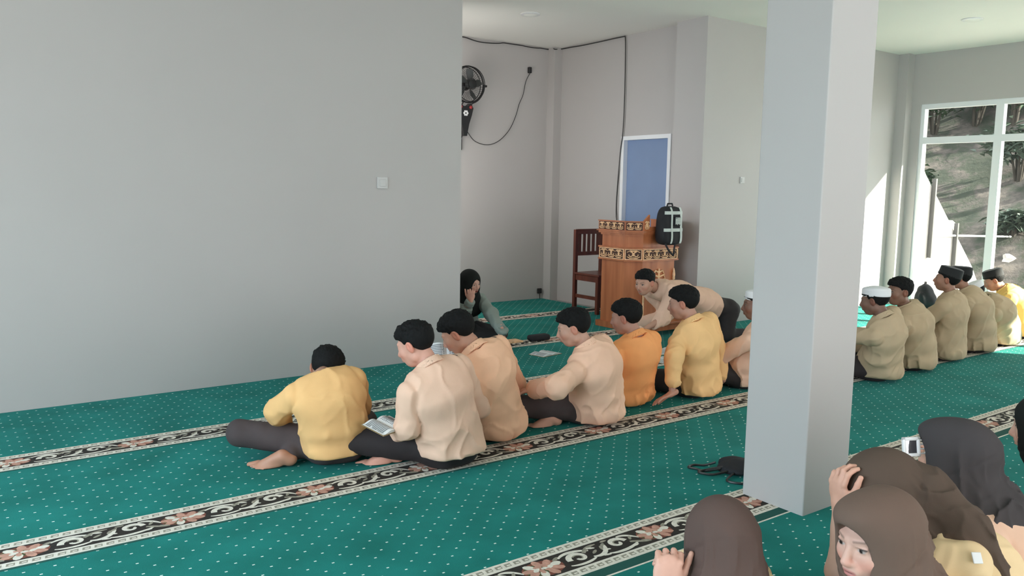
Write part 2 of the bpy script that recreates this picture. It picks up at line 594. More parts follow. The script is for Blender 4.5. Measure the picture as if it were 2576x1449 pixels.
def motif():
    """one repeat; x in 0..PER with the flower at x=0, y in -1..1 mapped to the dark ground's half width"""
    hw = 0.066
    S = []          # (V, F, mat) ; materials: 1 cream 2 taupe 3 rose 4 maroon 6 olive

    def put(vf, m):
        S.append((vf[0], vf[1], m))
    pi = math.pi
    # flower
    put(ell(0.0, 0, 0.092, 0.060, n=16), 4)
    put(ell(-0.03, 0.0, 0.055, 0.045, n=12), 6)
    for k in range(9):
        a = 2 * pi * k / 9 + 0.2
        put(ell(0.064 * math.cos(a), 0.042 * math.sin(a), 0.028, 0.017, a, 9), 3 if k % 3 else 1)
    for k in range(6):
        a = 2 * pi * k / 6
        put(ell(0.031 * math.cos(a), 0.019 * math.sin(a), 0.019, 0.011, a + 0.5, 8), 1 if k % 3 == 0 else 3)
    put(ell(0.004, 0, 0.014, 0.009, 0, 8), 1)
    for s in (-1, 1):
        put(ell(s * 0.085, s * 0.036, 0.022, 0.009, s * 0.5, 8), 2)
    # scroll A (right of the flower)
    x = 0.15
    put(spiral(x + 0.02, -0.006, 0.047, 0.010, pi * 1.05, -pi * 0.9, 0.020, 0.010, 18, 0.95), 1)
    put(spiral(x + 0.02, -0.006, 0.027, 0.012, pi * 0.8, -pi * 0.4, 0.006, 0.004, 10, 0.95), 2)
    put(wavy((x - 0.055, 0.03), (x - 0.02, 0.062), (x + 0.05, 0.055), (x + 0.09, 0.022), 0.006, 0.022, 0.007), 1)
    put(wavy((x - 0.05, -0.045), (x - 0.02, -0.062), (x + 0.04, -0.062), (x + 0.08, -0.04), 0.005, 0.018, 0.006), 1)
    put(wavy((x + 0.06, 0.015), (x + 0.09, 0.045), (x + 0.12, 0.055), (x + 0.15, 0.052), 0.012, 0.022, 0.004), 2)
    # centre stem
    put(wavy((x + 0.075, -0.03), (x + 0.115, -0.055), (x + 0.16, -0.02), (x + 0.175, 0.03), 0.008, 0.024, 0.008), 1)
    for k, (dx, dy, a) in enumerate(((0.105, 0.0, 0.6), (0.13, -0.048, -0.2), (0.15, 0.012, 1.2), (0.11, 0.034, -0.4))):
        put(ell(x + dx, dy, 0.020, 0.0075, a, 8), 1 if k % 2 else 2)
    # scroll B, turned over
    x = 0.385
    put(spiral(x, 0.010, 0.044, 0.008, 0.0, pi * 2.1, 0.019, 0.009, 18, 0.95), 1)
    put(spiral(x, 0.010, 0.025, 0.012, pi * 0.2, pi * 1.2, 0.006, 0.004, 10, 0.95), 2)
    put(wavy((x - 0.09, -0.045), (x - 0.05, -0.066), (x + 0.02, -0.060), (x + 0.075, -0.03), 0.006, 0.022, 0.006), 1)
    put(wavy((x + 0.03, 0.052), (x + 0.06, 0.060), (x + 0.09, 0.04), (x + 0.11, 0.0), 0.006, 0.020, 0.005), 1)
    put(wavy((x + 0.05, -0.01), (x + 0.08, -0.02), (x + 0.10, -0.045), (x + 0.135, -0.05), 0.010, 0.020, 0.004), 2)
    for k, (dx, dy, a) in enumerate(((-0.065, 0.03, 0.7), (-0.075, -0.01, -0.4), (0.075, 0.018, 1.0), (0.05, -0.046, 0.2), (-0.04, 0.054, 0.1))):
        put(ell(x + dx, dy, 0.019, 0.0075, a, 8), 1 if k % 2 else 2)
    sc_ = hw / 0.068
    return [(np.array(V) * [1, sc_], F, m) for V, F, m in S]


MOT = motif()


def carpet(y0, y1, x0, x1, phase, label, edge_line=False):
    o = MB()
    nx = 1
    o.box(x0, x1, y0, y1, -0.0125, 0.0)
    root = o.build('prayer_carpet', M['carpet'], label=label, cat='carpet', group=None)
    b0 = y0 + 0.062
    b1 = b0 + 0.243
    mb = MB()
    z = 0.0008
    mb.box(x0, x1, b0 - 0.016, b0, -0.001, z * 0.8, 5)
    if edge_line:
        mb.box(x0, x1, y0 + 0.010, b0 - 0.016, -0.001, z * 0.7, 5)
        mb.box(x0, x1, y0, y0 + 0.009, -0.001, z * 0.9, 1)
    gw = 0.052
    for (a, c) in ((b0, b0 + gw), (b1 - gw, b1)):
        mb.box(x0, x1, a, c, -0.001, z, 1)
        for q in (0.30, 0.72):
            yy = a + (c - a) * q
        # row of small marks between two fine lines
        n = int((x1 - x0) / 0.042)
        V = []
        F = []
        for k in range(n):
            xa = x0 + (k + 0.5) * 0.042
            ya, yb = a + gw * 0.30, a + gw * 0.74
            V += [(xa - 0.015, ya, z * 1.4), (xa + 0.013, ya, z * 1.4), (xa + 0.017, yb, z * 1.4), (xa - 0.011, yb, z * 1.4)]
            F.append((4 * k, 4 * k + 1, 4 * k + 2, 4 * k + 3))
        mb.add(V, F, 2)
        V = []
        for k in range(n):
            xa = x0 + (k + 0.5) * 0.042
            ya = a + gw * 0.38
            V += [(xa - 0.006, ya, z * 1.8), (xa + 0.010, ya, z * 1.8), (xa + 0.012, ya + 0.009, z * 1.8), (xa - 0.004, ya + 0.009, z * 1.8)]
        mb.add(V, F, 1)
    mb.box(x0, x1, b0 + gw, b1 - gw, -0.001, z, 0)
    yc = (b0 + b1) / 2
    k0 = int(math.floor((x0 - phase) / PER)) + 1
    k1 = int(math.floor((x1 - phase - PER) / PER))
    mot_v, mot_f, mot_m = [], [], []
    nb = 0
    for i, (V, F, m) in enumerate(MOT):
        zz = z * (1.3 + 0.035 * i)
        mot_v.append(np.concatenate([V, np.full((len(V), 1), zz)], 1))
        mot_f += [tuple(j + nb for j in f) for f in F]
        mot_m += [m] * len(F)
        nb += len(V)
    MV = np.concatenate(mot_v)
    for k in range(k0 - 0, k1 + 1):
        n = len(mb.v)
        flip = 1
        W = MV.copy()
        W[:, 0] += phase + k * PER
        W[:, 1] = W[:, 1] * flip + yc
        W[:, 0] = np.clip(W[:, 0], x0, x1)
        mb.v += [tuple(p) for p in W]
        mb.f += [tuple(j + n for j in f) for f in mot_f]
        mb.m += mot_m
    # plain faces: keep normals up without the costly recalculation
    me = bpy.data.meshes.new('border_band')
    me.from_pydata([tuple(map(float, p)) for p in mb.v], [], mb.f)
    for m in ('band_dark', 'band_cream', 'band_grey', 'band_pink', 'band_red', 'band_green', 'band_olive'):
        me.materials.append(M[m])
    me.polygons.foreach_set('material_index', mb.m)
    me.update()
    link(bpy.data.objects.new('border_band', me), root)
    return root


YB = [-2.76, -1.57, -0.35, 0.87, 2.09, 3.31, 4.50, 5.752, 7.04, 8.34]
ph = [0, 0.2, 0.4, 0.1, 1.828 + 0.0, 0.272, 0.33, 0.15, 0.3]
labs = ['green prayer carpet roll nearest the rear wall', 'green prayer carpet roll behind the girls', 'green prayer carpet roll the girls sit on',
        'green prayer carpet roll between the girls and the pillar',
        'dotted green prayer carpet roll in the open foreground, at the pillar foot',
        'dotted green prayer carpet roll the row of boys sits on',
        'green prayer carpet roll in front of the seated boys along the wall',
        'green prayer carpet roll at the alcove entrance, under the woman',
        'green prayer carpet roll at the back of the alcove']
for i in range(3, 9):
    a, b_ = YB[i], YB[i + 1]
    if i < 7:
        carpet(a, b_, -2.74, XR - 0.01, ph[i], labs[i], i == 4)
    else:
        carpet(a + 0.002, b_, XM0 + 0.01, 6.58, ph[i], labs[i])
for i in range(0, 3):
    a, b_ = YB[i], YB[i + 1]
    MB().box(-2.74, XR - 0.01, a, b_, -0.0125, 0).build('prayer_carpet', M['carpet'], label=labs[i], cat='carpet')

# ------------------------------------------------------------------ outside the glazed wall
def hill_mesh():
    nx, ny = 60, 60
    xs = np.linspace(10.6, 30, nx)
    ys = np.linspace(2.6, 22, ny)
    X, Y = np.meshgrid(xs, ys, indexing='ij')
    Z = -0.45 + np.clip((X - 13.6) * 0.62 + (Y - 7.0) * 0.10, 0, None) ** 1.05
    Z = Z * np.clip((Y - 2.6) / 2.2, 0, 1) + (-0.45) * (1 - np.clip((Y - 2.6) / 2.2, 0, 1))
    r = np.random.RandomState(3)
    for s_, a in ((3, 0.7), (7, 0.35), (16, 0.16), (40, 0.10)):
        g = r.rand(s_ + 2, s_ + 2)
        u, v = (X - 10.6) / 19.5 * s_, (Y - 2.6) / 19.5 * s_
        i, j = u.astype(int), v.astype(int)
        fu, fv = u - i, v - j
        fu, fv = fu * fu * (3 - 2 * fu), fv * fv * (3 - 2 * fv)
        n = (g[i, j] * (1 - fu) * (1 - fv) + g[i + 1, j] * fu * (1 - fv) + g[i, j + 1] * (1 - fu) * fv + g[i + 1, j + 1] * fu * fv)
        Z = Z + (n - 0.5) * a * np.clip(Z + 0.4, 0.0, 1.0)
    V = np.stack([X, Y, Z], -1).reshape(-1, 3)
    idx = np.arange(nx * ny).reshape(nx, ny)
    F = np.stack([idx[:-1, :-1], idx[1:, :-1], idx[1:, 1:], idx[:-1, 1:]], -1).reshape(-1, 4)
    return V, F, X, Y, Z


def hill_mat():
    m = bpy.data.materials.new('earth_and_grass')
    m.use_nodes = True
    nt = m.node_tree
    b = nt.nodes['Principled BSDF']
    b.inputs['Roughness'].default_value = 0.95
    tc = nt.nodes.new('ShaderNodeTexCoord')
    n = nt.nodes.new('ShaderNodeTexNoise')
    n.inputs['Scale'].default_value = 1.6
    n.inputs['Detail'].default_value = 9
    n.inputs['Roughness'].default_value = 0.7
    cr = nt.nodes.new('ShaderNodeValToRGB')
    e = cr.color_ramp.elements
    e[0].position, e[0].color = 0.34, (0.015, 0.024, 0.013, 1)
    e[1].position, e[1].color = 0.66, (0.15, 0.125, 0.105, 1)
    k = e.new(0.46)
    k.color = (0.032, 0.040, 0.024, 1)
    k = e.new(0.54)
    k.color = (0.07, 0.060, 0.052, 1)
    nt.links.new(tc.outputs['Object'], n.inputs['Vector'])
    nt.links.new(n.outputs['Fac'], cr.inputs['Fac'])
    nt.links.new(cr.outputs['Color'], b.inputs['Base Color'])
    bp = nt.nodes.new('ShaderNodeBump')
    bp.inputs['Strength'].default_value = 1.0
    bp.inputs['Distance'].default_value = 0.15
    nt.links.new(n.outputs['Fac'], bp.inputs['Height'])
    nt.links.new(bp.outputs['Normal'], b.inputs['Normal'])
    return m


M['earth'] = hill_mat()
M['yard'] = mat('yard_concrete', (0.42, 0.40, 0.37), 0.9, noise=0.1)
M['leaf'] = mat('leaves', (0.018, 0.042, 0.016), 0.6, noise=0.5, nscale=6)
M['leaf_grey'] = mat('grey_green_leaves', (0.06, 0.085, 0.06), 0.6, noise=0.5, nscale=6)
M['bark'] = mat('bark', (0.035, 0.028, 0.02), 0.9, noise=0.3)
M['post'] = mat('dark_post', (0.06, 0.06, 0.06), 0.6)
M['pipe'] = mat('pale_pipe', (0.7, 0.7, 0.68), 0.5)
M['rock'] = mat('pale_rock', (0.40, 0.37, 0.33), 0.9, noise=0.3, nscale=5, bump=0.6, bscale=8)
HV, HF, HX, HY, HZ = hill_mesh()
ho = mesh_np('hillside', HV, HF, M['earth'], smooth=True)
link(ho, kind='structure')
struct('yard', MB().box(XR + 0.2, 34, -9, 24, -0.6, -0.5).box(XR + 0.2, 13.2, -9, 9, -0.5, -0.06), M['yard'])


def hill_z(x, y):
    i = int(np.clip((x - 10.6) / 19.4 * 59, 0, 59))
    j = int(np.clip((y - 2.6) / 19.4 * 59, 0, 59))
    return float(HZ[i, j])


def leafy(name, x, y, z, h, rad, nleaf, lsize, m, label, cat, stems=5, group=None, droop=0.4):
    r = random.Random(int(x * 100 + y * 10))
    root = empty(name, (x, y, z), label=label, cat=cat, group=group)
    b = MB()
    tips = []
    for k in range(stems):
        a = 2 * math.pi * k / stems + r.uniform(-.4, .4)
        e = r.uniform(0.3, 1.0) * rad * 0.6
        p = [(0.03 * math.cos(a), 0.03 * math.sin(a), -0.1), (e * 0.4 * math.cos(a), e * 0.4 * math.sin(a), h * 0.45),
             (e * math.cos(a), e * math.sin(a), h * r.uniform(0.75, 1.0))]
        b.tube(p, [0.03, 0.022, 0.01], 6)
        tips.append(p)
    b.build('stem', M['bark'], root)
    V, F = [], []
    for k in range(nleaf):
        p = tips[r.randrange(stems)]
        t = r.uniform(0.35, 1.05)
        q = np.array(p[1]) * (1 - t) + np.array(p[2]) * t if t < 1 else np.array(p[2])
        q = q + np.array([r.gauss(0, rad * .3), r.gauss(0, rad * .3), r.gauss(0, h * .12)])
        q[2] = max(q[2], 0.05)
        a = r.uniform(0, 6.28)
        d = np.array([math.cos(a), math.sin(a), r.uniform(-droop - .4, .5)])
        d /= np.linalg.norm(d)
        s = np.cross(d, [0, 0, 1.0])
        s /= np.linalg.norm(s)
        s = s + np.array([0, 0, r.uniform(-.5, .5)])
        L = lsize * r.uniform(0.6, 1.2)
        n = len(V)
        up = np.array([0, 0, 0.12 * L])
        V += [q, q + d * L * .4 + s * L * .18 + up, q + d * L, q + d * L * .4 - s * L * .18 + up]
        F.append((n, n + 1, n + 2, n + 3))
    f = MB()
    f.add(V, F)
    f.build('foliage', m, root)
    return root


spots = [(14.4, 8.6, 1.4, .6, 'leafy shrub low on the bank, nearest the window frame'),
         (16.6, 10.0, 2.4, .8, 'tall shrub high on the bank behind the first pane'),
         (19.6, 12.0, 3.0, 1.1, 'dark tree at the top of the bank, left one'), (20.4, 9.2, 3.2, 1.1, 'dark tree at the top of the bank, middle one'),
         (17.8, 5.4, 2.0, .7, 'leafy shrub on the bank at the right edge of the view'), (24.0, 13.6, 3.4, 1.2, 'dark tree at the top of the bank, farthest back'),
         (23.0, 6.6, 3.4, 1.2, 'dark tree at the top of the bank, right one'), (16.0, 8.6, .8, .4, 'small shrub halfway up the bank')]
for i, (x, y, h_, rd, lab) in enumerate(spots):
    leafy('tree' if 'tree' in lab else 'shrub', x, y, hill_z(x, y), h_, rd, 900 if h_ > 2 else 520, 0.34 if h_ > 2 else 0.2,
          M['leaf'] if i % 3 else M['leaf_grey'], lab, 'tree' if 'tree' in lab else 'shrub', stems=7)
def hill_hit(px, py):
    d = ray(px, py)
    for t in np.arange(13.0, 40.0, 0.1):
        q = d * t + np.array([0, 0, H_CAM])
        if 10.6 < q[0] < 30 and 2.6 < q[1] < 22 and q[2] < hill_z(q[0], q[1]):
            return q
    return d * 30


for i, (px, py, h_, rd, m_, lab) in enumerate(((2350, 345, 1.3, .8, 'leaf', 'dark bush high on the bank, leftmost of the upper bushes'),
                                             (2450, 348, 1.3, .8, 'leaf', 'dark bush high on the bank, just left of the window post'), (2548, 350, 1.4, .8, 'leaf', 'dark bush high on the bank right of the window post'),
                                             (2560, 480, 1.0, .7, 'leaf_grey', 'grey green bush midway up the bank at the right edge'),
                                             (2545, 620, .4, .3, 'leaf_grey', 'low grey green bush at the foot of the bank at the right'))):
    q = hill_hit(px, py)
    leafy('bush', q[0], q[1], hill_z(q[0], q[1]), h_, rd, 800, 0.22, M[m_], lab, 'bush', stems=6, droop=0.3)
for i, (x, y, s_) in enumerate(((14.0, 7.3, .2), (14.0, 6.0, .28), (15.6, 7.7, .25), (15.2, 6.3, .18))):
    V, F = [], []
    bm = bmesh.new()
    bmesh.ops.create_icosphere(bm, subdivisions=2, radius=s_)
    rr = random.Random(i)
    for v in bm.verts:
        v.co = Vector((v.co.x * 1.3, v.co.y, v.co.z * .8)) * rr.uniform(.85, 1.15)
    me = bpy.data.meshes.new('rock')
    bm.to_mesh(me)
    bm.free()
    me.materials.append(M['rock'])
    o = bpy.data.objects.new('rock', me)
    o.location = (x, y, hill_z(x, y) + s_ * .3)
    link(o, label='pale rock on the bank outside, ' + ['nearest the stair wall', 'largest of the rocks', 'highest up the bank', 'farthest to the right'][i], cat='rock', group='rocks on the bank outside')
# white sloping stair wall outside, with its rail posts and rail
r = empty('stair_wall', (13.0, 6.6, -0.5), label='white sunlit sloping stair wall outside the first window bay', cat='stair wall')
b = MB()
poly = [(-2.2, 0.0), (1.9, 0.0), (1.25, 0.75), (0.54, 1.36), (-0.455, 2.22), (-0.62, 2.40), (-2.2, 2.40)]
n = len(poly)
V = [(x, y, z) for y in (-0.09, 0.09) for x, z in poly]
b.add(V, [tuple(range(n)), tuple(range(2 * n - 1, n - 1, -1))] + [(i, (i + 1) % n, n + (i + 1) % n, n + i) for i in range(n)])
b.build('parapet', M['wall'], r)
for k, (x, z) in enumerate(((-0.25, 2.05), (0.54, 1.36))):
    MB().box(x - 0.02, x + 0.02, -0.16, -0.10, z - 1.1, z + 0.12).build('post', M['post'], r)
MB().tube([(-0.25, -0.13, 1.30), (0.54, -0.13, 1.28), (2.6, -0.13, 1.22)], 0.016).build('rail', M['pipe'], r, smooth=True)

# <<P
# ------------------------------------------------------------------ bodies grown from distance fields
f32 = np.float32


def smin(a, b, k):
    if k <= 0:
        return np.minimum(a, b)
    h = np.clip(0.5 + 0.5 * (b - a) / k, 0, 1)
    return b + (a - b) * h - k * h * (1 - h)


def smax(a, b, k):
    return -smin(-a, -b, k)


def cap(P, a, b, r1, r2):
    a, b = np.asarray(a, f32), np.asarray(b, f32)
    pa, ba = P - a, b - a
    t = np.clip(pa @ ba / (ba @ ba + 1e-9), 0, 1)
    return np.linalg.norm(pa - t[:, None] * ba, axis=1) - (r1 + (r2 - r1) * t)


def ecap(P, a, b, side, ra, rb):
    """tapered capsule with an elliptical section: ra, rb = (half width along side, half depth)"""
    a, b = np.asarray(a, f32), np.asarray(b, f32)
    ba = b - a
    L = np.linalg.norm(ba)
    ax = ba / L
    u = np.asarray(side, f32) - (np.asarray(side, f32) @ ax) * ax
    u = u / np.linalg.norm(u)
    v = np.cross(ax, u)
    pa = P - a
    s = pa @ ax
    t = np.clip(s / L, 0, 1)
    ex = (s - t * L)
    ru = ra[0] + (rb[0] - ra[0]) * t
    rv = ra[1] + (rb[1] - ra[1]) * t
    q0, q1, q2 = pa @ u / ru, pa @ v / rv, ex / rv
    k0 = np.sqrt(q0 ** 2 + q1 ** 2 + q2 ** 2)
    k1 = np.sqrt((q0 / ru) ** 2 + (q1 / rv) ** 2 + (q2 / rv) ** 2)
    return k0 * (k0 - 1) / (k1 + 1e-6)


def elp(P, c, r, Rm=None):
    q = P - np.asarray(c, f32)
    if Rm is not None:
        q = q @ np.asarray(Rm, f32)
    r = np.asarray(r, f32)
    k0 = np.linalg.norm(q / r, axis=1)
    k1 = np.linalg.norm(q / (r * r), axis=1)
    return k0 * (k0 - 1) / (k1 + 1e-6)


_NG = np.random.RandomState(11).rand(32, 32, 32).astype(f32)


def vnoise(P, s, off=0.0):
    Q = P * np.asarray(s, f32) + 100.0 + off
    i = np.floor(Q).astype(np.int32)
    f = (Q - i).astype(f32)
    f = f * f * (3 - 2 * f)
    i &= 31
    j = (i + 1) & 31
    x0, y0, z0, x1, y1, z1 = i[:, 0], i[:, 1], i[:, 2], j[:, 0], j[:, 1], j[:, 2]
    fx, fy, fz = f[:, 0], f[:, 1], f[:, 2]
    a = _NG[x0, y0, z0] * (1 - fx) + _NG[x1, y0, z0] * fx
    b = _NG[x0, y1, z0] * (1 - fx) + _NG[x1, y1, z0] * fx
    c = _NG[x0, y0, z1] * (1 - fx) + _NG[x1, y0, z1] * fx
    d = _NG[x0, y1, z1] * (1 - fx) + _NG[x1, y1, z1] * fx
    return ((a * (1 - fy) + b * fy) * (1 - fz) + (c * (1 - fy) + d * fy) * fz) * 2 - 1


def folds(P, s, off=0.0, warp=0.05):
    """long soft creases: ridged noise stretched along z"""
    W = P + warp * np.stack([vnoise(P, 5, off + 1), vnoise(P, 5, off + 2), vnoise(P, 5, off + 3)], 1)
    n = vnoise(W, s, off)
    return 1 - np.abs(n) * 2.2


def grow(fn, lo, hi, h):
    """surface nets over a box, refined from a coarse pass; returns verts, quads"""
    lo = np.asarray(lo, float)
    hi = np.asarray(hi, float)
    n = np.ceil((hi - lo) / h).astype(int) + 2
    # coarse pass finds the blocks near the surface
    B = 6
    nb = np.ceil(n / B).astype(int)
    cc = [lo[a] + (np.arange(nb[a]) * B + B / 2) * h for a in range(3)]
    G = np.stack(np.meshgrid(*cc, indexing='ij'), -1).reshape(-1, 3).astype(f32)
    d = fn(G).reshape(nb)
    near = np.abs(d) < (B * h * 0.87 * 1.35 + 0.012)
    full = nb * B
    Fd = np.repeat(np.repeat(np.repeat(d, B, 0), B, 1), B, 2).astype(f32)
    I = np.argwhere(near)
    if len(I) == 0:
        return np.zeros((0, 3)), np.zeros((0, 4), int)
    o = np.stack(np.meshgrid(*[np.arange(B)] * 3, indexing='ij'), -1).reshape(-1, 3)
    idx = (I[:, None, :] * B + o[None]).reshape(-1, 3)
    P = (lo + idx * h).astype(f32)
    vals = np.concatenate([fn(P[i:i + 400000]) for i in range(0, len(P), 400000)])
    Fd[idx[:, 0], idx[:, 1], idx[:, 2]] = vals
    # close the box
    Fd[0], Fd[-1] = 1, 1
    Fd[:, 0], Fd[:, -1] = 1, 1
    Fd[:, :, 0], Fd[:, :, -1] = 1, 1
    S = Fd < 0
    nx, ny, nz = Fd.shape
    cells = np.array([nx, ny, nz])

    def flat(a):
        return (a[:, 0] * ny + a[:, 1]) * nz + a[:, 2]
    pos, cel, quads_raw = [], [], []
    for ax in range(3):
        sl0 = [slice(None)] * 3
        sl1 = [slice(None)] * 3
        sl0[ax], sl1[ax] = slice(0, -1), slice(1, None)
        E = np.argwhere(S[tuple(sl0)] != S[tuple(sl1)])
        e1 = E.copy()
        e1[:, ax] += 1
        f0, f1 = Fd[E[:, 0], E[:, 1], E[:, 2]], Fd[e1[:, 0], e1[:, 1], e1[:, 2]]
        t = f0 / (f0 - f1)
        p = E.astype(float)
        p[:, ax] += t
        b, c = [k for k in range(3) if k != ax]
        qs = []
        for db, dc in ((0, 0), (1, 0), (1, 1), (0, 1)):
            q = E.copy()
            q[:, b] -= db
            q[:, c] -= dc
            qs.append(flat(q))
            pos.append(p)
            cel.append(qs[-1])
        Q = np.stack(qs, 1)
        flip = (f0 < 0) ^ (ax == 1)
        Q[flip] = Q[flip][:, ::-1]
        quads_raw.append(Q)
    pos = np.concatenate(pos)
    cel = np.concatenate(cel)
    u, inv = np.unique(cel, return_inverse=True)
    cnt = np.bincount(inv)
    V = np.stack([np.bincount(inv, pos[:, k]) / cnt for k in range(3)], 1)
    Q = np.searchsorted(u, np.concatenate(quads_raw))
    return lo + V * h, Q[:, ::-1]


def rot(yaw, pitch=0.0, roll=0.0):
    """yaw left, pitch down (nod), roll towards own right shoulder; columns = right, forward, up"""
    cy, sy = math.cos(R_(yaw)), math.sin(R_(yaw))
    cp, sp = math.cos(R_(-pitch)), math.sin(R_(-pitch))
    cr, sr = math.cos(R_(roll)), math.sin(R_(roll))
    Z = np.array([[cy, -sy, 0], [sy, cy, 0], [0, 0, 1]])
    X = np.array([[1, 0, 0], [0, cp, -sp], [0, sp, cp]])
    Y = np.array([[cr, 0, sr], [0, 1, 0], [-sr, 0, cr]])
    return Z @ X @ Y


# --- head, in its own frame: x right, y forward, z up, origin mid-head
def f_head(Q, sx=1.0, female=False):
    d = elp(Q, (0, -0.014, 0.030), (0.076 * sx, 0.094, 0.084))
    d = smin(d, elp(Q, (0, 0.030, -0.020), (0.060 * sx, 0.062, 0.078)), 0.03)
    d = smin(d, elp(Q, (0, 0.040, -0.072), (0.036 * sx, 0.044, 0.032)), 0.03)
    for s in (-1, 1):
        d = smin(d, elp(Q, (s * 0.036, 0.058, -0.018), (0.026, 0.026, 0.026)), 0.022)         # cheek
        d = smin(d, elp(Q, (s * 0.048, 0.000, -0.052), (0.020, 0.030, 0.028)), 0.022)         # jaw corner
        d = smin(d, cap(Q, (s * 0.012, 0.083, 0.030), (s * 0.042, 0.070, 0.034), 0.010, 0.008), 0.014)   # brow
        d = smax(d, -elp(Q, (s * 0.031, 0.104, 0.012), (0.019, 0.020, 0.012)), 0.010)         # socket
        d = smin(d, elp(Q, (s * 0.031, 0.0745, 0.011), (0.0155, 0.0135, 0.0105)), 0.003)      # eye
        d = smin(d, cap(Q, (s * 0.018, 0.087, 0.0195), (s * 0.044, 0.078, 0.018), 0.0032, 0.003), 0.004)  # upper lid
        d = smin(d, cap(Q, (s * 0.019, 0.086, 0.0035), (s * 0.042, 0.078, 0.004), 0.0024, 0.0022), 0.004)
        d = smin(d, cap(Q, (s * 0.006, 0.102, -0.026), (s * 0.013, 0.095, -0.027), 0.0075, 0.006), 0.008)  # wing
    d = smin(d, cap(Q, (0, 0.086, 0.022), (0, 0.109, -0.020), 0.0068, 0.0105), 0.010)
    d = smin(d, elp(Q, (0, 0.088, -0.046), (0.026, 0.014, 0.018)), 0.012)
    d = smin(d, cap(Q, (-0.017, 0.091, -0.0475), (0.017, 0.091, -0.0475), 0.0045, 0.0045), 0.004)
    d = smin(d, elp(Q, (0, 0.098, -0.0465), (0.013, 0.0065, 0.0045)), 0.004)
    d = smin(d, elp(Q, (0, 0.096, -0.0565), (0.016, 0.0080, 0.0060)), 0.003)
    d = smax(d, -elp(Q, (0, 0.106, -0.0512), (0.019, 0.009, 0.0016)), 0.003)
    # ears
    for s in (-1, 1):
        e = elp(Q, (s * 0.079, -0.008, -0.002), (0.011, 0.020, 0.032), rot(s * 20, 0, s * 10))
        e = smax(e, -elp(Q, (s * 0.092, -0.002, 0.002), (0.010, 0.011, 0.020)), 0.006)
        d = smin(d, e, 0.006)
    return d


def head_col(Q, base, lips):
    n = len(Q)
    skin_brow = np.array(base) * 0.32
    c = np.tile(np.array(base, float), (n, 1))

    def mixin(d, col, soft):
        k = np.clip(0.5 - d / soft, 0, 1)[:, None]
        c[:] = c * (1 - k) + np.array(col) * k
    for s in (-1, 1):
        mixin(elp(Q, (s * 0.040, 0.075, -0.028), (0.024, 0.03, 0.018)), np.array(base) * [1.06, 0.86, 0.84], 0.02)
        mixin(elp(Q, (s * 0.082, -0.008, 0.0), (0.02, 0.03, 0.035)), np.array(base) * [1.08, 0.82, 0.78], 0.01)
        mixin(cap(Q, (s * 0.016, 0.095, 0.0320), (s * 0.044, 0.079, 0.0345), 0.0032, 0.0018), skin_brow, 0.005)
        eye = elp(Q, (s * 0.031, 0.086, 0.0112), (0.0120, 0.012, 0.0048))
        mixin(eye, np.array(base) * 0.25 + np.array([0.30, 0.29, 0.28]), 0.002)
        iris = np.linalg.norm(Q - np.array([s * 0.031, 0.089, 0.0115], f32), axis=1) - 0.0058
        mixin(np.maximum(iris, eye), (0.012, 0.008, 0.006), 0.0015)
        mixin(cap(Q, (s * 0.018, 0.092, 0.0165), (s * 0.045, 0.082, 0.0155), 0.0022, 0.0022), (0.02, 0.012, 0.01), 0.002)
    mixin(elp(Q, (0, 0.104, -0.022), (0.014, 0.014, 0.012)), np.array(base) * [1.05, 0.86, 0.84], 0.012)
    mixin(elp(Q, (0, 0.100, -0.052), (0.021, 0.016, 0.0095)), lips, 0.004)
    mixin(elp(Q, (0, 0.106, -0.0512), (0.018, 0.010, 0.0012)), np.array(lips) * 0.35, 0.002)
    return c


def hand_field(P, W, D, N, side, curl, spread=1.0, sz=1.0, thumb=35):
    """W wrist, D towards the fingers, N out of the back of the hand, side=+1 when the thumb lies along +(D x N)"""
    D = np.array(D, float)
    D /= np.linalg.norm(D)
    N = np.array(N, float)
    N -= (N @ D) * D
    N /= np.linalg.norm(N)
    T = np.cross(D, N) * side
    W = np.array(W, float)
    m = lambda t, d, n: W + sz * (T * t + D * d + N * n)
    Rm = np.stack([T, D, N], 1)
    d = cap(P, m(0, -0.03, 0), m(0, 0.012, 0), 0.022 * sz, 0.023 * sz)
    d = smin(d, elp(P, m(0.0, 0.045, 0.0), np.array([0.039, 0.048, 0.015]) * sz, Rm), 0.012)
    cl = curl if isinstance(curl, (list, tuple)) else [curl] * 4
    for i, (t, L) in enumerate(((0.028, 0.070), (0.010, 0.078), (-0.010, 0.073), (-0.028, 0.058))):
        a = R_(6 * spread * (1.5 - i) * 0.8)
        base = m(t, 0.080 - 0.004 * abs(i - 1), 0.002)
        ang = R_(cl[i] * 0.55)
        p = base
        seg = [0.46, 0.30, 0.24]
        r0 = 0.0088 * sz
        for k in range(3):
            dirv = (D * math.cos(a) + T * math.sin(a)) * math.cos(ang) - N * math.sin(ang)
            q = p + dirv * L * seg[k] * sz
            d = smin(d, cap(P, p, q, r0, r0 * 0.93), 0.004)
            p = q
            r0 *= 0.92
            ang += R_(cl[i] * (1.0 if k == 0 else 0.7))
    a = R_(thumb)
    p = m(0.022, 0.020, -0.006)
    q = p + sz * 0.040 * (D * math.cos(a) + T * math.sin(a) - N * 0.25)
    d = smin(d, cap(P, p, q, 0.0125 * sz, 0.0105 * sz), 0.010)
    a *= 0.45
    q2 = q + sz * 0.030 * (D * math.cos(a) + T * math.sin(a) - N * 0.3)
    d = smin(d, cap(P, q, q2, 0.0100 * sz, 0.0088 * sz), 0.004)
    q3 = q2 + sz * 0.022 * (D * math.cos(a) + T * math.sin(a) - N * 0.3)
    return smin(d, cap(P, q2, q3, 0.0088 * sz, 0.0075 * sz), 0.003)


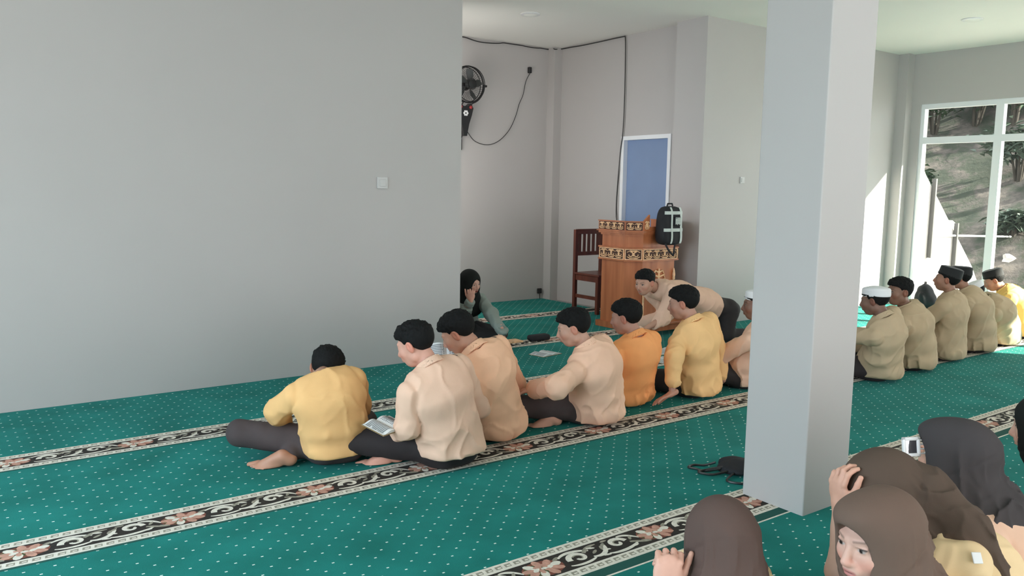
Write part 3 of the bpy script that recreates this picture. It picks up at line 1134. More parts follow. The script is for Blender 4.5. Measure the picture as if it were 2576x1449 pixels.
def foot_field(P, A, D, N, side):
    """A ankle, D towards the toes, N up out of the instep, side=+1 big toe along +(D x N)"""
    D = np.array(D, float)
    D /= np.linalg.norm(D)
    N = np.array(N, float)
    N -= (N @ D) * D
    N /= np.linalg.norm(N)
    T = np.cross(D, N) * side
    m = lambda t, d, n: np.array(A, float) + T * t + D * d + N * n
    d = elp(P, m(0, -0.035, -0.028), (0.032, 0.036, 0.032), np.stack([T, D, N], 1))
    d = smin(d, cap(P, m(0, 0, 0), m(0.005, 0.09, -0.030), 0.034, 0.022), 0.03)
    d = smin(d, ecap(P, m(0, 0.02, -0.035), m(0.004, 0.125, -0.042), T, (0.030, 0.018), (0.043, 0.015)), 0.02)
    for i, (t, L, r) in enumerate(((0.033, 0.052, 0.0135), (0.012, 0.046, 0.0095), (-0.006, 0.040, 0.009), (-0.023, 0.034, 0.0085), (-0.037, 0.026, 0.008))):
        d = smin(d, cap(P, m(t, 0.12 - 0.006 * i, -0.040), m(t * 1.05, 0.12 - 0.006 * i + L * 0.9, -0.045), r, r * 0.95), 0.004)
    return d


def quad_bez(a, b, c, t):
    return (1 - t) ** 2 * a + 2 * t * (1 - t) * b + t * t * c


SHIRTS = {}


def shirt_mat(name, col):
    if name not in SHIRTS:
        SHIRTS[name] = mat('cloth_' + name, col, 0.88, noise=0.05, nscale=7, bump=0.12, bscale=350, spec=0.2)
    return SHIRTS[name]


def join_parts(parts):
    V, F, Cc = [], [], []
    n = 0
    for v, f, c in parts:
        V.append(v)
        F.append(f + n)
        Cc.append(c)
        n += len(v)
    return np.concatenate(V), np.concatenate(F), np.concatenate(Cc)


def person(label, base, yaw, head, hrot, shirt, arms, skin=(0.36, 0.19, 0.12), legs='cross', trousers='trousers',
           hair='short', hat=None, slump=0.05, pelvis_z=0.10, scarf=None, scarf_mat=None, hscale=1.0, hh=0.0045, feet=(), lips=None,
           cuffs=True, shoulder_yaw=None, seed=0, shirt_len=0.0, skirt=None, hands=(1, 1), fat=0.0, tail=0.0, collar=True,
           sleeve_up=(0, 0), coarse=0.0075, sh_w=0.162, hem=0.022, c7off=None, c7w=None, waist=None, drape=None, epaulettes=False, full_legs=None, shoulder_drop=0.072):
    """base: (x, y) world point under the pelvis. head: world centre of the head. hrot: world yaw, pitch, roll.
    arms: dict L/R -> (elbow, wrist, hand direction, back-of-hand normal, curl) in local coordinates."""
    Rz = rot(yaw)
    B = np.array([base[0], base[1], 0.0])
    loc = lambda p: Rz.T @ (np.asarray(p, float) - B)         # world -> local
    Hc = loc(head)
    RH = Rz.T @ rot(*hrot)
    s = hscale * 0.945
    skin = np.array(skin)
    lips = np.array(lips if lips is not None else skin * [0.95, 0.62, 0.62])
    Pv = np.array([0, 0, pelvis_z])
    neck_top = Hc + RH @ np.array([0, -0.030, -0.075]) * s
    c7 = Hc + RH @ np.array([0, -0.045, -0.105]) * s + np.array([0, -0.01, -0.030])
    if c7w is not None:
        c7 = loc(c7w)
    if c7off is not None:
        c7 = Hc + np.array(c7off, float)
        neck_top = Hc * 0.62 + c7 * 0.38
    mid = (Pv + c7) / 2 + np.array([0, -slump * 2, 0.02])
    sp = [quad_bez(Pv, mid, c7, t) for t in (0, 0.33, 0.66, 0.9, 1.0)]
    sy = R_(shoulder_yaw if shoulder_yaw is not None else 0.0)
    side = np.array([math.cos(sy), math.sin(sy), 0.0])
    ax = c7 - sp[2]
    ax /= np.linalg.norm(ax)
    side_n = side - (side @ ax) * ax
    side_n /= np.linalg.norm(side_n)
    SL = c7 - ax * shoulder_drop - side_n * sh_w + np.array([0, 0.012, 0])
    SR = c7 - ax * shoulder_drop + side_n * sh_w + np.array([0, 0.012, 0])
    fwd = np.cross(ax, -side_n)
    A = {}
    for k, S in (('L', SL), ('R', SR)):
        e, wr, hd, hn, cu = arms[k]
        e, wr = [loc(v[0]) if isinstance(v, tuple) and len(v) == 1 else np.array(v, float) for v in (e, wr)]
        if isinstance(hd, tuple) and len(hd) == 1:
            hd = Rz.T @ np.array(hd[0], float)
        if isinstance(hn, tuple) and len(hn) == 1:
            hn = Rz.T @ np.array(hn[0], float)
        A[k] = (S, e, wr, hd, hn, cu)
    if legs == 'cross':
        kn = {'L': np.array([-0.255, 0.29, 0.10]), 'R': np.array([0.255, 0.29, 0.10])}
        an = {'L': np.array([0.10, 0.30, 0.05]), 'R': np.array([-0.12, 0.22, 0.055])}
    else:
        kn = {k: np.array(legs[k][0], float) for k in 'LR'}
        an = {k: np.array(legs[k][1], float) for k in 'LR'}
    hp = {'L': np.array([-0.085, 0.01, pelvis_z]), 'R': np.array([0.085, 0.01, pelvis_z])}
    X = np.array([1.0, 0, 0])

    def legs_f(P, g, only=None):
        d = None
        for k in 'LR':
            q = smin(cap(P, hp[k], kn[k], 0.082 + g, 0.060 + g), cap(P, kn[k], an[k] * (1 - 0.10) + kn[k] * 0.10, 0.056 + g, 0.040 + g * 1.1), 0.025)
            d = q if d is None else smin(d, q, 0.015)
        return d

    def torso_f(P, g):
        r = [(0.145, 0.112), (0.135, 0.100), (0.152, 0.102), (0.128, 0.082)]
        d = ecap(P, sp[0], sp[1], X, (r[0][0] + g, r[0][1] + g), (r[1][0] + g, r[1][1] + g))
        d = smin(d, ecap(P, sp[1], sp[2], (X + side) / 2, (r[1][0] + g, r[1][1] + g), (r[2][0] + g, r[2][1] + g)), 0.05)
        d = smin(d, ecap(P, sp[2], sp[3] - ax * 0.035, side, (r[2][0] + g, r[2][1] + g), (r[3][0] + g, r[3][1] + g)), 0.05)
        d = smin(d, cap(P, SL * 0.85 + SR * 0.15, SR * 0.85 + SL * 0.15, 0.056 + g, 0.056 + g), 0.055)
        d = smin(d, cap(P, c7 - ax * 0.03, SL * 0.6 + SR * 0.4, 0.050 + g * .6, 0.046 + g), 0.05)
        d = smin(d, cap(P, c7 - ax * 0.03, SR * 0.6 + SL * 0.4, 0.050 + g * .6, 0.046 + g), 0.05)
        return d

    def arm_f(P, k, g, up=0.0, bl=0.03):
        S, e, wr = A[k][:3]
        w2 = wr + (e - wr) * up
        d = cap(P, S, e, 0.050 + g, 0.040 + g)
        return smin(d, cap(P, e, w2, 0.038 + g, 0.028 + g * 1.2), bl)

    # ---- body (skin)
    parts = []
    allp = np.array(sp + [SL, SR, Hc] + [A[k][1] for k in 'LR'] + [A[k][2] for k in 'LR'] + [kn[k] for k in 'LR'] + [an[k] for k in 'LR'])
    lo, hi = allp.min(0) - 0.16, allp.max(0) + 0.16
    lo[2] = max(lo[2], -0.01)

    def fb(P):
        d = torso_f(P, -0.028)
        d = smin(d, smax(legs_f(P, -0.022), 0.012 - P[:, 2], 0.01), 0.03)
        for k in 'LR':
            d = smin(d, arm_f(P, k, -0.006), 0.02)
        d = smin(d, cap(P, c7 - ax * 0.02, neck_top, 0.050 * s, 0.050 * s), 0.03)
        return smax(d, 0.012 - P[:, 2], 0.005)
    V, F = grow(fb, lo, hi, 0.014)
    parts.append((V, F, np.tile(skin, (len(V), 1))))

    def fh(P):
        Q = ((P - Hc.astype(f32)) @ RH.astype(f32)) / s
        d = f_head(Q) * s
        return smin(d, cap(P, c7, neck_top, 0.052 * s, 0.049 * s), 0.02)
    r = 0.135 * s
    nlo = np.minimum(Hc - r, c7 - 0.02)
    nhi = np.maximum(Hc + r, c7 + 0.02)
    V, F = grow(fh, nlo, nhi, hh)
    parts.append((V, F, head_col(((V - Hc) @ RH / s).astype(f32), skin, lips)))
    for i, k in enumerate('LR'):
        if not hands[i]:
            continue
        S, e, wr, hd, hn, cu = A[k]
        hs = 0.93
        lo2, hi2 = wr - 0.20, wr + 0.20
        thumb_side = 1 if k == 'L' else -1
        V, F = grow(lambda P: hand_field(P, wr, hd, hn, thumb_side, cu, sz=hs), lo2, hi2, 0.0042)
        if len(V):
            parts.append((V, F, np.tile(skin * [1.05, 0.95, 0.92], (len(V), 1))))
    for (k, D, N, sd) in feet:
        a = an[k]
        V, F = grow(lambda P: smax(foot_field(P, a, D, N, sd), 0.003 - P[:, 2], 0.004), a - 0.24, a + 0.24, 0.005)
        parts.append((V, F, np.tile(skin * [1.15, 1.05, 1.02], (len(V), 1))))
    V, F, Cc = join_parts(parts)
    root = mesh_np('person', V, F, M['skin'], smooth=True, col=Cc)
    root.location = B
    root.rotation_euler = (0, 0, R_(yaw))
    link(root, label=label, cat='person')

    # ---- trousers
    if trousers:
        def ft(P):
            d = smin(ecap(P, (-0.055, -0.02, pelvis_z - 0.012), (0.055, -0.02, pelvis_z - 0.012), (0, 1.0, 0), (0.132, 0.105), (0.132, 0.105)), legs_f(P, 0.008), 0.04)
            if pelvis_z > 0.15:
                d = smin(d, ecap(P, (0, 0, pelvis_z - 0.02), sp[1], X, (0.16, 0.125), (0.14, 0.11)), 0.03)
            d = d + 0.0045 * folds(P, (9, 9, 9), seed + 3) * 0.8
            if skirt:
                for (a_, b_, ra_, rb_) in skirt:
                    d = smin(d, ecap(P, a_, b_, X, ra_, rb_) + 0.006 * folds(P, (14, 6, 5), seed), 0.05)
            return smax(d, 0.003 - P[:, 2], 0.006)
        lo3 = np.minimum(np.minimum(kn['L'], kn['R']), np.minimum(an['L'], an['R']))
        hi3 = np.maximum(np.maximum(kn['L'], kn['R']), np.maximum(an['L'], an['R']))
        lo3 = np.minimum(lo3, [-0.2, -0.2, 0]) - 0.10
        hi3 = np.maximum(hi3, [0.2, 0.15, pelvis_z + 0.1]) + 0.10
        if skirt:
            for (a_, b_, ra_, rb_) in skirt:
                for q_ in (a_, b_):
                    lo3 = np.minimum(lo3, np.array(q_) - 0.25)
                    hi3 = np.maximum(hi3, np.array(q_) + 0.25)
        lo3[2] = -0.02
        V, F = grow(ft, lo3, hi3, 0.0095)
        link(mesh_np('long_skirt' if skirt else 'trousers', V, F, M[trousers], smooth=True), root)

    # ---- shirt
    g = 0.012 + fat

    def fs(P):
        d = torso_f(P, g)
        # the shirt hangs loose over the hips
        d = smin(d, ecap(P, (0, -0.035, pelvis_z + 0.015 - shirt_len), sp[0] + (sp[1] - sp[0]) * 0.8, X, (0.158 + fat, 0.128 + fat), (0.145 + fat, 0.114 + fat)), 0.05)
        if tail:
            d = smin(d, elp(P, (0, -0.10, pelvis_z - 0.02), (0.15, 0.07 + tail, 0.075)), 0.05)
        for i, k in enumerate('LR'):
            da = arm_f(P, k, 0.012 + fat * 0.6, sleeve_up[i], 0.04)
            q = np.linalg.norm(P - A[k][0].astype(f32), axis=1)
            cre = np.exp(-((da - d) / 0.010) ** 2) * (0.004 + 0.006 * np.clip((q - 0.05) / 0.08, 0, 1))
            d = smin(d, da, 0.014) + cre
        zz = P[:, 2]
        f1 = folds(P, (7, 7, 3.2), seed)
        f2 = folds(P + P[:, [1, 2, 0]] * 0.5, (13, 13, 7), seed + 5)
        f3 = vnoise(P, 9, seed + 9)
        low = np.clip((0.34 - zz) / 0.25, 0.15, 1)
        # long creases running diagonally from the shoulders towards the opposite hip
        Wd = P.copy()
        Wd[:, 0] += 0.55 * np.abs(P[:, 2] - 0.1) * np.sign(P[:, 0])
        f4 = np.clip(folds(Wd, (10, 10, 3.0), seed + 12, 0.04), 0, 1) ** 2
        blouse = np.exp(-((zz - (pelvis_z + 0.075)) / 0.045) ** 2)
        d = d - 0.0070 * np.clip(f1, -0.4, 1) * low - 0.0075 * np.clip(f2, 0, 1) ** 2 - 0.004 * f3 - 0.0125 * f4 * low
        d = d - 0.007 * blouse * (0.6 + 0.6 * vnoise(P, (6, 6, 2), seed + 20))
        # gather at the elbows and arm pits
        for k in 'LR':
            e = A[k][1]
            q = np.linalg.norm(P - e.astype(f32), axis=1)
            d = d - 0.006 * np.exp(-(q / 0.07) ** 2) * folds(P, (22, 22, 22), seed + 7)
            ap = (A[k][0] * 0.72 + sp[2] * 0.28).astype(f32)
            q = np.linalg.norm(P - ap, axis=1)
            d = d - 0.007 * np.exp(-(q / 0.09) ** 2) * folds(P, (16, 16, 9), seed + 8)
        # neck hole
        d = smax(d, -cap(P, c7 + ax * 0.000, c7 + ax * 0.12, 0.052 * s, 0.066 * s), 0.006)
        d = smax(d, (P - c7.astype(f32)) @ ax.astype(f32) - 0.035, 0.01)
        zc = hem + 0.012 * vnoise(P, (8, 8, 0.1), seed) + pelvis_z - 0.10 - shirt_len
        if waist is not None:
            d = smax(d, waist - P[:, 1], 0.01)
        return smax(d, zc - zz, 0.012)
    V, F = grow(fs, lo, hi, coarse)
    sh = mesh_np('shirt', V, F, shirt, smooth=True)
    link(sh, root)
    if collar:
        na = neck_top - c7
        na /= np.linalg.norm(na)
        cs = side_n - (side_n @ na) * na
        cs /= np.linalg.norm(cs)
        cf = np.cross(na, cs)
        Rc = np.stack([cs, cf, na], 1)
        cc = c7 - na * 0.000 + np.array([0, 0.006, 0])

        def fc(P):
            Q = (P - cc.astype(f32)) @ Rc.astype(f32)
            rr = np.sqrt(Q[:, 0] ** 2 + (Q[:, 1] * 0.96) ** 2)
            z = Q[:, 2] - 0.10 * (-Q[:, 1]) - 0.010
            R0 = 0.0600 * s - 0.10 * z
            a_ = np.abs(rr - R0) - 0.0035
            b_ = np.abs(z) - 0.022
            d1 = smax(a_, b_, 0.004)
            R1 = 0.066 * s - 0.42 * (z - 0.022)
            d2 = smax(np.abs(rr - R1) - 0.003, np.abs(z - 0.002) - 0.021, 0.003)
            d = smin(d1, d2, 0.004)
            # open at the throat
            return smax(d, Q[:, 1] - 0.052 + np.abs(Q[:, 0]) * 0.0, 0.004)
        V, F = grow(fc, cc - 0.11, cc + 0.11, 0.0042)
        link(mesh_np('collar', V, F, shirt, smooth=True), sh)
    if cuffs:
        for i, k in enumerate('LR'):
            S, e, wr = A[k][:3]
            w2 = wr + (e - wr) * sleeve_up[i]
            dd = (w2 - e) / np.linalg.norm(w2 - e)

            def fcu(P):
                q = (P - w2.astype(f32)) @ dd.astype(f32)
                d = cap(P, w2 - dd * 0.06, w2 + dd * 0.01, 0.046 + fat * .6, 0.043 + fat * .6)
                return smax(d, np.abs(q + 0.022) - 0.026, 0.004)
            V, F = grow(fcu, w2 - 0.10, w2 + 0.10, 0.006)
            if len(V):
                link(mesh_np('cuff', V, F, shirt, smooth=True), sh)
    if epaulettes:
        for S, o_ in ((SL, c7), (SR, c7)):
            a_ = S * 0.80 + o_ * 0.20 + np.array([0, 0, 0.058])
            b_ = S * 1.03 - o_ * 0.03 + np.array([0, 0.0, 0.052])
            V, F = grow(lambda P: ecap(P, a_, b_, fwd, (0.018, 0.006), (0.022, 0.006)), np.minimum(a_, b_) - 0.04, np.maximum(a_, b_) + 0.04, 0.0045)
            link(mesh_np('shoulder_tab', V, F, M['trousers_brown'], smooth=True), sh)

    # ---- hair
    def headQ(P):
        return ((P - Hc.astype(f32)) @ RH.astype(f32)) / s
    if hair:
        def fr(P):
            Q = headQ(P)
            d = elp(Q, (0, -0.019, 0.036), (0.0845, 0.101, 0.090))
            d = smin(d, elp(Q, (0, 0.02, 0.075), (0.062, 0.062, 0.045)), 0.03)
            tuft = vnoise(Q, (70, 70, 70), seed) * 0.6 + vnoise(Q, (130, 130, 80), seed + 1) * 0.7
            top = np.clip((Q[:, 2] - 0.02) / 0.05, 0.15, 1)
            d = d - 0.0065 * tuft * top - 0.006 * top
            y = Q[:, 1]
            zmin = np.interp(y, [-0.13, -0.09, -0.045, -0.02, 0.0, 0.022, 0.030, 0.06, 0.085, 0.13],
                             [-0.050, -0.050, -0.040, -0.004, 0.030, 0.020, 0.040, 0.056, 0.068, 0.075]).astype(f32)
            zmin = zmin + 0.004 * vnoise(Q, (70, 70, 1), seed)
            d = smax(d, zmin - Q[:, 2], 0.005)
            if hat:
                d = smax(d, (Q @ rot(0, -10).astype(f32))[:, 2] - 0.055, 0.004)
            return d * s
        V, F = grow(fr, Hc - 0.14, Hc + 0.14, 0.0042)
        link(mesh_np('hair', V, F, M['hair'], smooth=True), root)
    if hat:
        kind, hm = hat

        def fk(P):
            Q = headQ(P)
            # worn level on the crown, tipped slightly back
            Q = Q @ rot(0, -10).astype(f32)
            q = Q - np.array([0, -0.012, 0.0], f32)
            if kind == 'peci':
                z0, z1 = 0.040, 0.128
                k = 1 - 0.06 * np.clip((q[:, 2] - z0) / 0.09, 0, 1)
                rr = (np.sqrt((q[:, 0] / (0.086 * k)) ** 2 + (q[:, 1] / (0.107 * k)) ** 2) - 1) * 0.09
                crown = z1 - 0.006 * np.clip(1 - (q[:, 0] / 0.06) ** 2, 0, 1)
                d = smax(rr, np.maximum(z0 - q[:, 2], q[:, 2] - crown), 0.004)
            else:
                z0, z1 = 0.036, 0.098
                rr = (np.sqrt((q[:, 0] / 0.088) ** 2 + (q[:, 1] / 0.107) ** 2) - 1) * 0.09
                crown = z1 + 0.022 * (1 - (q[:, 0] / 0.09) ** 2 - (q[:, 1] / 0.11) ** 2)
                d = smax(rr, np.maximum(z0 - q[:, 2], q[:, 2] - crown), 0.014)
                d = d + 0.0006 * np.sin(q[:, 2] * 900)
            return d * s
        V, F = grow(fk, Hc - 0.17, Hc + 0.17, 0.0045)
        link(mesh_np('cap', V, F, M[hm], smooth=True), root)

    # ---- head scarf
    if scarf:
        drapes = list(scarf.get('drape', ())) + [(loc(a_), loc(b_), r1, r2) for (a_, b_, r1, r2) in scarf.get('world', ())]

        def fv(P):
            Q = headQ(P)
            d = elp(Q, (0, -0.018, 0.030), (0.096, 0.116, 0.104))
            d = smin(d, elp(Q, (0, 0.005, -0.060), (0.088, 0.085, 0.085)), 0.05) * s
            if scarf.get('peak'):
                d = smin(d, elp(Q, (0, 0.060, 0.088), (0.050, 0.050, 0.030)) * s, 0.05)
            d = smin(d, cap(P, c7 + ax * 0.03, c7 + (sp[2] - c7) * 0.35, 0.088, 0.125), 0.07)
            d = smin(d, ecap(P, SL * 0.75 + SR * 0.25 + ax * 0.01, SR * 0.75 + SL * 0.25 + ax * 0.01, side, (0.078, 0.078), (0.078, 0.078)), 0.07)
            for (a_, b_, r1, r2) in drapes:
                d = smin(d, cap(P, a_, b_, r1, r2), 0.04)
            for (a_, b_, sd_, ra_, rb_) in scarf.get('flat', ()):
                d = smin(d, ecap(P, a_, b_, sd_, ra_, rb_), 0.03)
            f = scarf.get('fold', 0.006)
            w_ = np.clip((0.09 - Q[:, 2]) / 0.10, 0.12, 1)
            Qw = Q.copy()
            Qw[:, 2] *= 0.35
            back = np.clip(0.5 - Q[:, 1] / 0.08, 0.15, 1)
            fo1 = np.clip(folds(Qw, (15, 15, 15), seed, 0.03), 0, 1)
            fo2 = np.clip(folds(Qw, (32, 32, 24), seed + 2, 0.015), 0, 1)
            d = d - 1.5 * f * w_ * back * fo1 ** 2 - 0.7 * f * w_ * back * fo2 ** 2
            # a tuck running from under the chin up behind the head
            tk = np.abs(Q[:, 2] + 0.055 + 0.55 * (Q[:, 1] - 0.03)) / 0.009
            d = d + 0.5 * f * np.exp(-tk ** 2) * np.clip((0.06 - Q[:, 2]) / 0.05, 0, 1)
            # the face opening
            op = elp(Q, (0, 0.118, scarf.get('oz', -0.006)), (scarf.get('ow', 0.060), 0.080, scarf.get('oh', 0.085)))
            d = smax(d, -op * s, 0.006)
            inner = f_head(Q) * s - 0.004
            lowest = scarf.get('zmin')
            if lowest is not None:
                d = smax(d, lowest - P[:, 2], 0.01)
            return d
        lo4 = np.minimum(Hc - 0.18, np.minimum(SL, SR) - 0.16)
        hi4 = np.maximum(Hc + 0.18, np.maximum(SL, SR) + 0.14)
        for it in drapes:
            for q_ in it[:2]:
                lo4 = np.minimum(lo4, np.array(q_) - 0.15)
                hi4 = np.maximum(hi4, np.array(q_) + 0.15)
        for it in scarf.get('flat', ()):
            for q_ in it[:2]:
                lo4 = np.minimum(lo4, np.array(q_) - 0.2)
                hi4 = np.maximum(hi4, np.array(q_) + 0.2)
        lo4[2] = max(lo4[2], scarf.get('zmin', 0.02) - 0.03)
        V, F = grow(fv, lo4, hi4, scarf.get('h', 0.0065))
        link(mesh_np('headscarf', V, F, scarf_mat, smooth=True), root)
    return root, dict(Hc=Hc, c7=c7, SL=SL, SR=SR, sp=sp, Rz=Rz, B=B)


M['khaki'] = shirt_mat('khaki', (0.76, 0.50, 0.37))
M['mustard'] = shirt_mat('mustard', (0.78, 0.46, 0.20))
M['peach'] = shirt_mat('peach', (0.88, 0.52, 0.34))
M['pale_peach'] = shirt_mat('pale_peach', (0.90, 0.57, 0.41))
M['orange'] = shirt_mat('orange', (0.95, 0.40, 0.15))
M['ochre'] = shirt_mat('ochre', (0.88, 0.54, 0.25))
M['olive'] = shirt_mat('khaki_olive', (0.50, 0.38, 0.25))
M['sage'] = shirt_mat('sage', (0.27, 0.31, 0.28))
M['cream'] = shirt_mat('cream', (0.78, 0.58, 0.34))
M['yellow'] = shirt_mat('yellow', (0.80, 0.55, 0.18))
M['brown_scarf'] = shirt_mat('brown_scarf', (0.105, 0.068, 0.058))
M['tan_scarf'] = shirt_mat('tan_brown_scarf', (0.150, 0.100, 0.078))
M['olive_scarf'] = shirt_mat('olive_brown_scarf', (0.095, 0.066, 0.050))
M['grey_scarf'] = shirt_mat('charcoal_scarf', (0.060, 0.053, 0.055))
M['black_scarf'] = shirt_mat('black_scarf', (0.012, 0.014, 0.013))
M['peci'] = mat('black_velvet', (0.012, 0.012, 0.013), 0.9, sheen=0.2)
M['kufi'] = mat('white_knit', (0.78, 0.78, 0.80), 0.9, bump=0.4, bscale=200)

DN = (0, 0, -1)


def hd(px, py, depth):
    return at_depth(px, py, depth)


def std_arms(lw=(-0.10, 0.26, 0.17), rw=(0.10, 0.26, 0.17), le=(-0.24, 0.10, 0.22), re=(0.24, 0.10, 0.22)):
    return {'L': (le, lw, (0.6, 0.7, -0.3), (-0.2, 0.2, 1), 30), 'R': (re, rw, (-0.6, 0.7, -0.3), (0.2, 0.2, 1), 30)}


# the near row, left to right
# 1: mustard shirt, bent over to his right, bare foot showing at the left
person('boy in a mustard yellow shirt bent forward with one bare foot showing',
       (1.70, 3.86), -10, hd(822, 930, 4.22), (-38, 40, 6), M['mustard'],
       {'L': ((-0.27, 0.05, 0.27), (-0.22, 0.20, 0.15), (0.3, 0.8, -0.5), (-0.6, 0.2, 0.8), 30),
        'R': ((0.17, 0.12, 0.25), (0.12, 0.30, 0.16), (-0.3, 0.9, -0.2), (0.4, 0.1, 1), 30)},
       skin=(0.40, 0.22, 0.15), trousers='trousers_brown', slump=0.07, seed=1, hscale=1.0, sleeve_up=(0.35, 0.1), tail=0.02, fat=0.004, shoulder_drop=0.06, sh_w=0.150, hem=0.055, c7w=hd(812, 948, 4.12), collar=False,
       legs={'L': ((-0.44, 0.18, 0.14), (-0.04, 0.24, 0.06)), 'R': ((0.24, 0.28, 0.10), (-0.27, -0.03, 0.06))},
       feet=(('R', (-1, 0.25, -0.12), (0.1, -0.35, 1), 1),))
# 2: khaki shirt, head turned left
person('boy in a pinkish khaki shirt with his black knee behind the mustard shirt',
       (2.16, 3.50), 4, hd(1045, 868, 4.10), (34, 24, 0), M['khaki'],
       {'L': ((-0.25, -0.02, 0.24), (-0.20, 0.20, 0.14), (0.4, 0.9, -0.2), (-0.4, 0.2, 1), 35),
        'R': ((0.24, 0.06, 0.25), (0.12, 0.28, 0.20), (-0.4, 0.9, 0), (0.4, 0.1, 1), 35)},
       skin=(0.62, 0.33, 0.25), slump=0.045, seed=2, fat=0.004,
       legs={'L': ((-0.42, 0.26, 0.13), (-0.06, 0.36, 0.06)), 'R': ((0.26, 0.30, 0.10), (-0.24, 0.16, 0.05))},
       feet=(('R', (-0.9, 0.3, -0.1), (0.1, -0.3, 1), 1),), tail=0.015, epaulettes=True, hem=0.07)
# 3: peach shirt behind his shoulder
person('boy in a peach shirt close behind the khaki shirt, reading with face turned left',
       (2.60, 3.74), 6, hd(1153, 838, 4.42), (40, 34, -4), M['peach'],
       {'L': ((-0.22, 0.10, 0.30), (-0.14, 0.30, 0.34), (0.2, 0.8, 0.5), (-0.6, 0.3, 0.5), 35),
        'R': ((0.25, 0.08, 0.26), (0.12, 0.30, 0.22), (-0.4, 0.9, 0), (0.4, 0.1, 1), 35)},
       skin=(0.50, 0.27, 0.19), slump=0.05, seed=3, fat=0.006, sh_w=0.150, shoulder_drop=0.080, tail=0.02, epaulettes=True)
# 4: pale peach, leaning back on a low slump, knee and forearm to the left
person('boy in a pale peach shirt with his left forearm on his brown-trousered knee',
       (3.30, 3.68), 14, hd(1443, 826, 4.86), (48, 18, 0), M['pale_peach'],
       {'L': ((hd(1402, 972, 4.60),), (hd(1346, 978, 4.78),), (-0.5, 0.7, -0.2), (-0.2, 0.2, 1), 30),
        'R': ((0.25, 0.06, 0.25), (0.14, 0.28, 0.18), (-0.4, 0.9, 0), (0.4, 0.1, 1), 30)},
       skin=(0.55, 0.32, 0.24), trousers='trousers_brown', slump=0.07, seed=4, fat=0.010, tail=0.04,
       legs={'L': ((-0.40, 0.24, 0.12), (0.0, 0.30, 0.05)), 'R': ((0.27, 0.28, 0.10), (-0.26, 0.10, 0.05))},
       feet=(('R', (-0.9, 0.4, -0.1), (0.1, -0.3, 1), 1),))
# 5: orange
person('boy in a bright orange shirt sitting upright in the middle of the row',
       (3.77, 3.88), 2, hd(1575, 800, 5.27), (28, 12, 0), M['orange'],
       std_arms(), sh_w=0.150, skin=(0.45, 0.24, 0.18), slump=0.045, seed=5, fat=0.002, tail=0.01)
# 6: ochre, propped on his left hand
person('boy in an ochre shirt with rolled sleeve, propped on his left hand on the carpet',
       (4.335, 3.78), 2, hd(1719, 764, 5.50), (34, 12, 0), M['ochre'],
       {'L': ((hd(1697, 895, 5.36),), (hd(1690, 990, 5.33),), (-0.75, 0.35, -0.35), (0.0, 0.3, 1), 12),
        'R': ((0.25, -0.02, 0.26), (0.30, -0.02, 0.06), (0.3, 0.5, -0.35), (0, 0.3, 1), 10)},
       skin=(0.48, 0.26, 0.19), slump=0.04, seed=6, fat=0.003, tail=0.02, sleeve_up=(0.38, 0.25))
# 7: white cap, half behind the pillar
person('boy in a white cap and khaki shirt half hidden by the white pillar',
       (4.85, 3.76), 12, hd(1905, 768, 5.75), (42, 6, 0), M['khaki'],
       std_arms(), skin=(0.20, 0.10, 0.07), slump=0.04, seed=7, hat=('kufi', 'kufi'),
       legs={'L': ((-0.40, 0.22, 0.16), (-0.02, 0.30, 0.06)), 'R': ((0.28, 0.28, 0.10), (-0.2, 0.14, 0.05))})

# the far row by the window, left to right
person('boy in a white cap with his hand raised to his face, beside the white pillar',
       (5.92, 3.36), 8, hd(2200, 757, 6.10), (14, 12, 0), M['olive'],
       {'L': ((-0.24, 0.20, 0.34), (-0.20, 0.40, 0.46), (0.1, 0.3, 1), (-0.3, 1, 0), 40),
        'R': ((0.25, 0.06, 0.24), (0.10, 0.28, 0.20), (-0.4, 0.9, 0), (0.4, 0.1, 1), 30)},
       skin=(0.20, 0.11, 0.08), slump=0.05, seed=8, fat=0.008, tail=0.03, hat=('kufi', 'kufi'), sleeve_up=(0.25, 0))
person('bareheaded boy in khaki turning his face towards the camera, second from the pillar',
       (6.53, 3.41), 6, hd(2262, 735, 6.55), (62, 4, 0), M['olive'],
       std_arms(), skin=(0.24, 0.13, 0.09), slump=0.07, seed=9, fat=0.008, tail=0.03)
person('boy in a black cap sitting very upright, face in profile against the window',
       (7.16, 3.47), 8, hd(2382, 704, 7.0), (22, -4, 0), M['olive'],
       {'L': ((-0.21, 0.12, 0.30), (-0.12, 0.30, 0.24), (0.5, 0.8, -0.1), (-0.2, 0.2, 1), 30),
        'R': ((0.23, 0.10, 0.28), (0.10, 0.28, 0.22), (-0.5, 0.8, -0.1), (0.2, 0.2, 1), 30)},
       skin=(0.36, 0.19, 0.13), slump=0.035, seed=10, fat=0.004, tail=0.01, hat=('peci', 'peci'), hscale=0.95)
person('boy in a black cap whose head is hidden behind the upright boy',
       (7.78, 3.50), 10, hd(2414, 700, 7.42), (25, 8, 0), M['olive'],
       std_arms(), skin=(0.36, 0.19, 0.13), slump=0.08, seed=41, fat=0.006, tail=0.03, hat=('peci', 'peci'), hscale=0.9)
person('boy in a white cap bowing his head low, between two black caps',
       (8.38, 3.56), 14, hd(2452, 738, 7.78), (30, 42, 0), M['olive'],
       std_arms(), skin=(0.24, 0.13, 0.09), slump=0.09, seed=12, fat=0.014, tail=0.05, hat=('kufi', 'kufi'), hscale=0.98)
person('boy in a black cap and sunlit yellow shirt at the right edge, head bowed',
       (9.0, 3.62), 18, hd(2500, 706, 8.3), (30, 30, 0), M['yellow'],
       std_arms(), skin=(0.45, 0.24, 0.16), slump=0.09, seed=13, fat=0.012, tail=0.03, hat=('peci', 'peci'), hscale=0.95)

